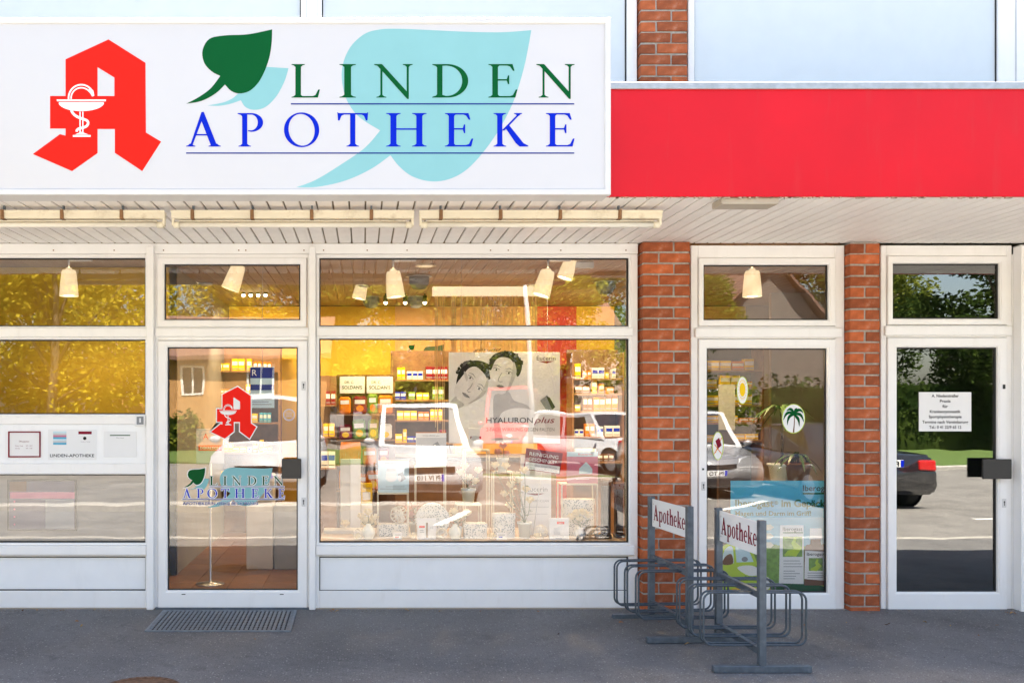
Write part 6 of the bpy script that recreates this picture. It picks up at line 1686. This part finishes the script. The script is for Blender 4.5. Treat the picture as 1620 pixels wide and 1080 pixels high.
for k, (h, w_, n, size, weep, fm) in {'yellow': (9.5, 4.0, 17000, .11, True, 'fol_yellow'), 'light': (8.5, 3.6, 15000, .11, False, 'fol_light'), 'green': (9, 3.6, 15000, .11, False, 'fol_green'), 'dark': (8.5, 3.4, 15000, .11, False, 'fol_dark')}.items():
    a, b = tree_meshes(len(k) * 7, h, w_, n, size, weep)
    TK[k] = (a.mesh('trunk', M['bark']), b.mesh('crown', M[fm]))
def tree(kind, label, x, y, s_=1.0, rz=0.0, group='trees across the road'):
    t = thing('deciduous_tree', label, 'tree', (x, y, ROAD), rz, None)
    t.scale = (s_, s_, s_)
    for nm, me in zip(('trunk', 'crown'), TK[kind]):
        o = bpy.data.objects.new(nm, me); COL.objects.link(o); o.parent = t
tree('yellow', 'large yellowing tree opposite, mirrored at the far left of the left window', -14.5, -24, 1.05, .4)
tree('yellow', 'yellowing tree opposite, mirrored in the middle of the left window', -10.2, -23, .95, 2.1)
tree('light', 'light green tree between the yellowing trees and the ochre house', -13, -30, 1.1, 1)
tree('yellow', 'yellowing tree behind the ochre house opposite', -7, -42, 1.2, 4)
tree('light', 'light green tree behind the ridge of the ochre house', -2.5, -41.5, 1.2, 3)
tree('light', 'light green tree right of the ochre house', 1.5, -36, 1.1, 5)
tree('green', 'green tree behind the red delivery van', 4.8, -35.5, 1.05, 2)
tree('light', 'light green tree behind the far estate car', 9.2, -36.5, .95, .7)
tree('green', 'green tree on the verge left of the gabled house', 12.0, -26.0, .72, 3.3)
tree('dark', 'dark tree at the right of the gabled house', 24.5, -28, 1.0, 1.2)
tree('dark', 'dark tree far right behind the hedge, mirrored in the far right door', 28.5, -31, 1.1, 4.2)
tree('dark', 'dark tree standing behind the gabled house', 20.5, -44, 1.3, 2.2)
tree('green', 'tall green tree at the far right end of the street', 34, -33, 1.15, .2)
tree('yellow', 'yellowing tree far left behind the parked cars', -21, -27, 1.1, 3)
tree('green', 'green tree far left at the end of the street', -27, -30, 1.2, 5)
def hedge(label, x0, x1, y, h, fm, seed, n):
    q = random.Random(seed); mb = MB(); blobs = []
    k = int((x1 - x0) / .9)
    for i in range(k): blobs.append((x0 + (i + .5) * (x1 - x0) / k, y + q.uniform(-.1, .1), ROAD + h * .5, .75, .6, h * .55 * q.uniform(.9, 1.1)))
    leaf_cloud(mb, blobs, n, .10, q)
    t = thing('hedge', label, 'hedge', ((x0 + x1) / 2, y, ROAD))
    mb.build('leaves', M[fm], t)
    MB().box(x0 + .2, x1 - .2, y - .25, y + .25, ROAD, ROAD + h * .85).build('core', M['fol_dark'], t)
tree('green', 'green tree behind the pale house opposite', 13.5, -50, 1.3, 1.1)
tree('light', 'tall light green tree far back between the two vans in the glass', -1.0, -52, 1.5, 2.7)
tree('green', 'tall green tree far back behind the far estate car', 6.5, -50, 1.5, .3)
tree('dark', 'dark tree far back at the right end of the opposite row', 30, -46, 1.5, 2.9)
tree('green', 'green tree between the gabled house and the dark hedge', 23.0, -38, 1.2, 5.1)
tree('yellow', 'tall yellowing tree far back left of the ochre house', -14, -44, 1.4, 1.9)
hedge('low bushy hedge in front of the ochre house', -11.5, -6.2, -27.8, 1.5, 'fol_green', 3, 3000)
hedge('long dark hedge opposite, mirrored in the far right door', 15, 34, -27.6, 2.9, 'fol_dark', 4, 12000)
hedge('yellow green hedge at the far left across the road', -26, -11.8, -21.5, 2.2, 'fol_yellow', 6, 7000)
hedge('green hedge behind the far estate car', 2.6, 9.0, -33.8, 1.9, 'fol_green', 8, 4500)
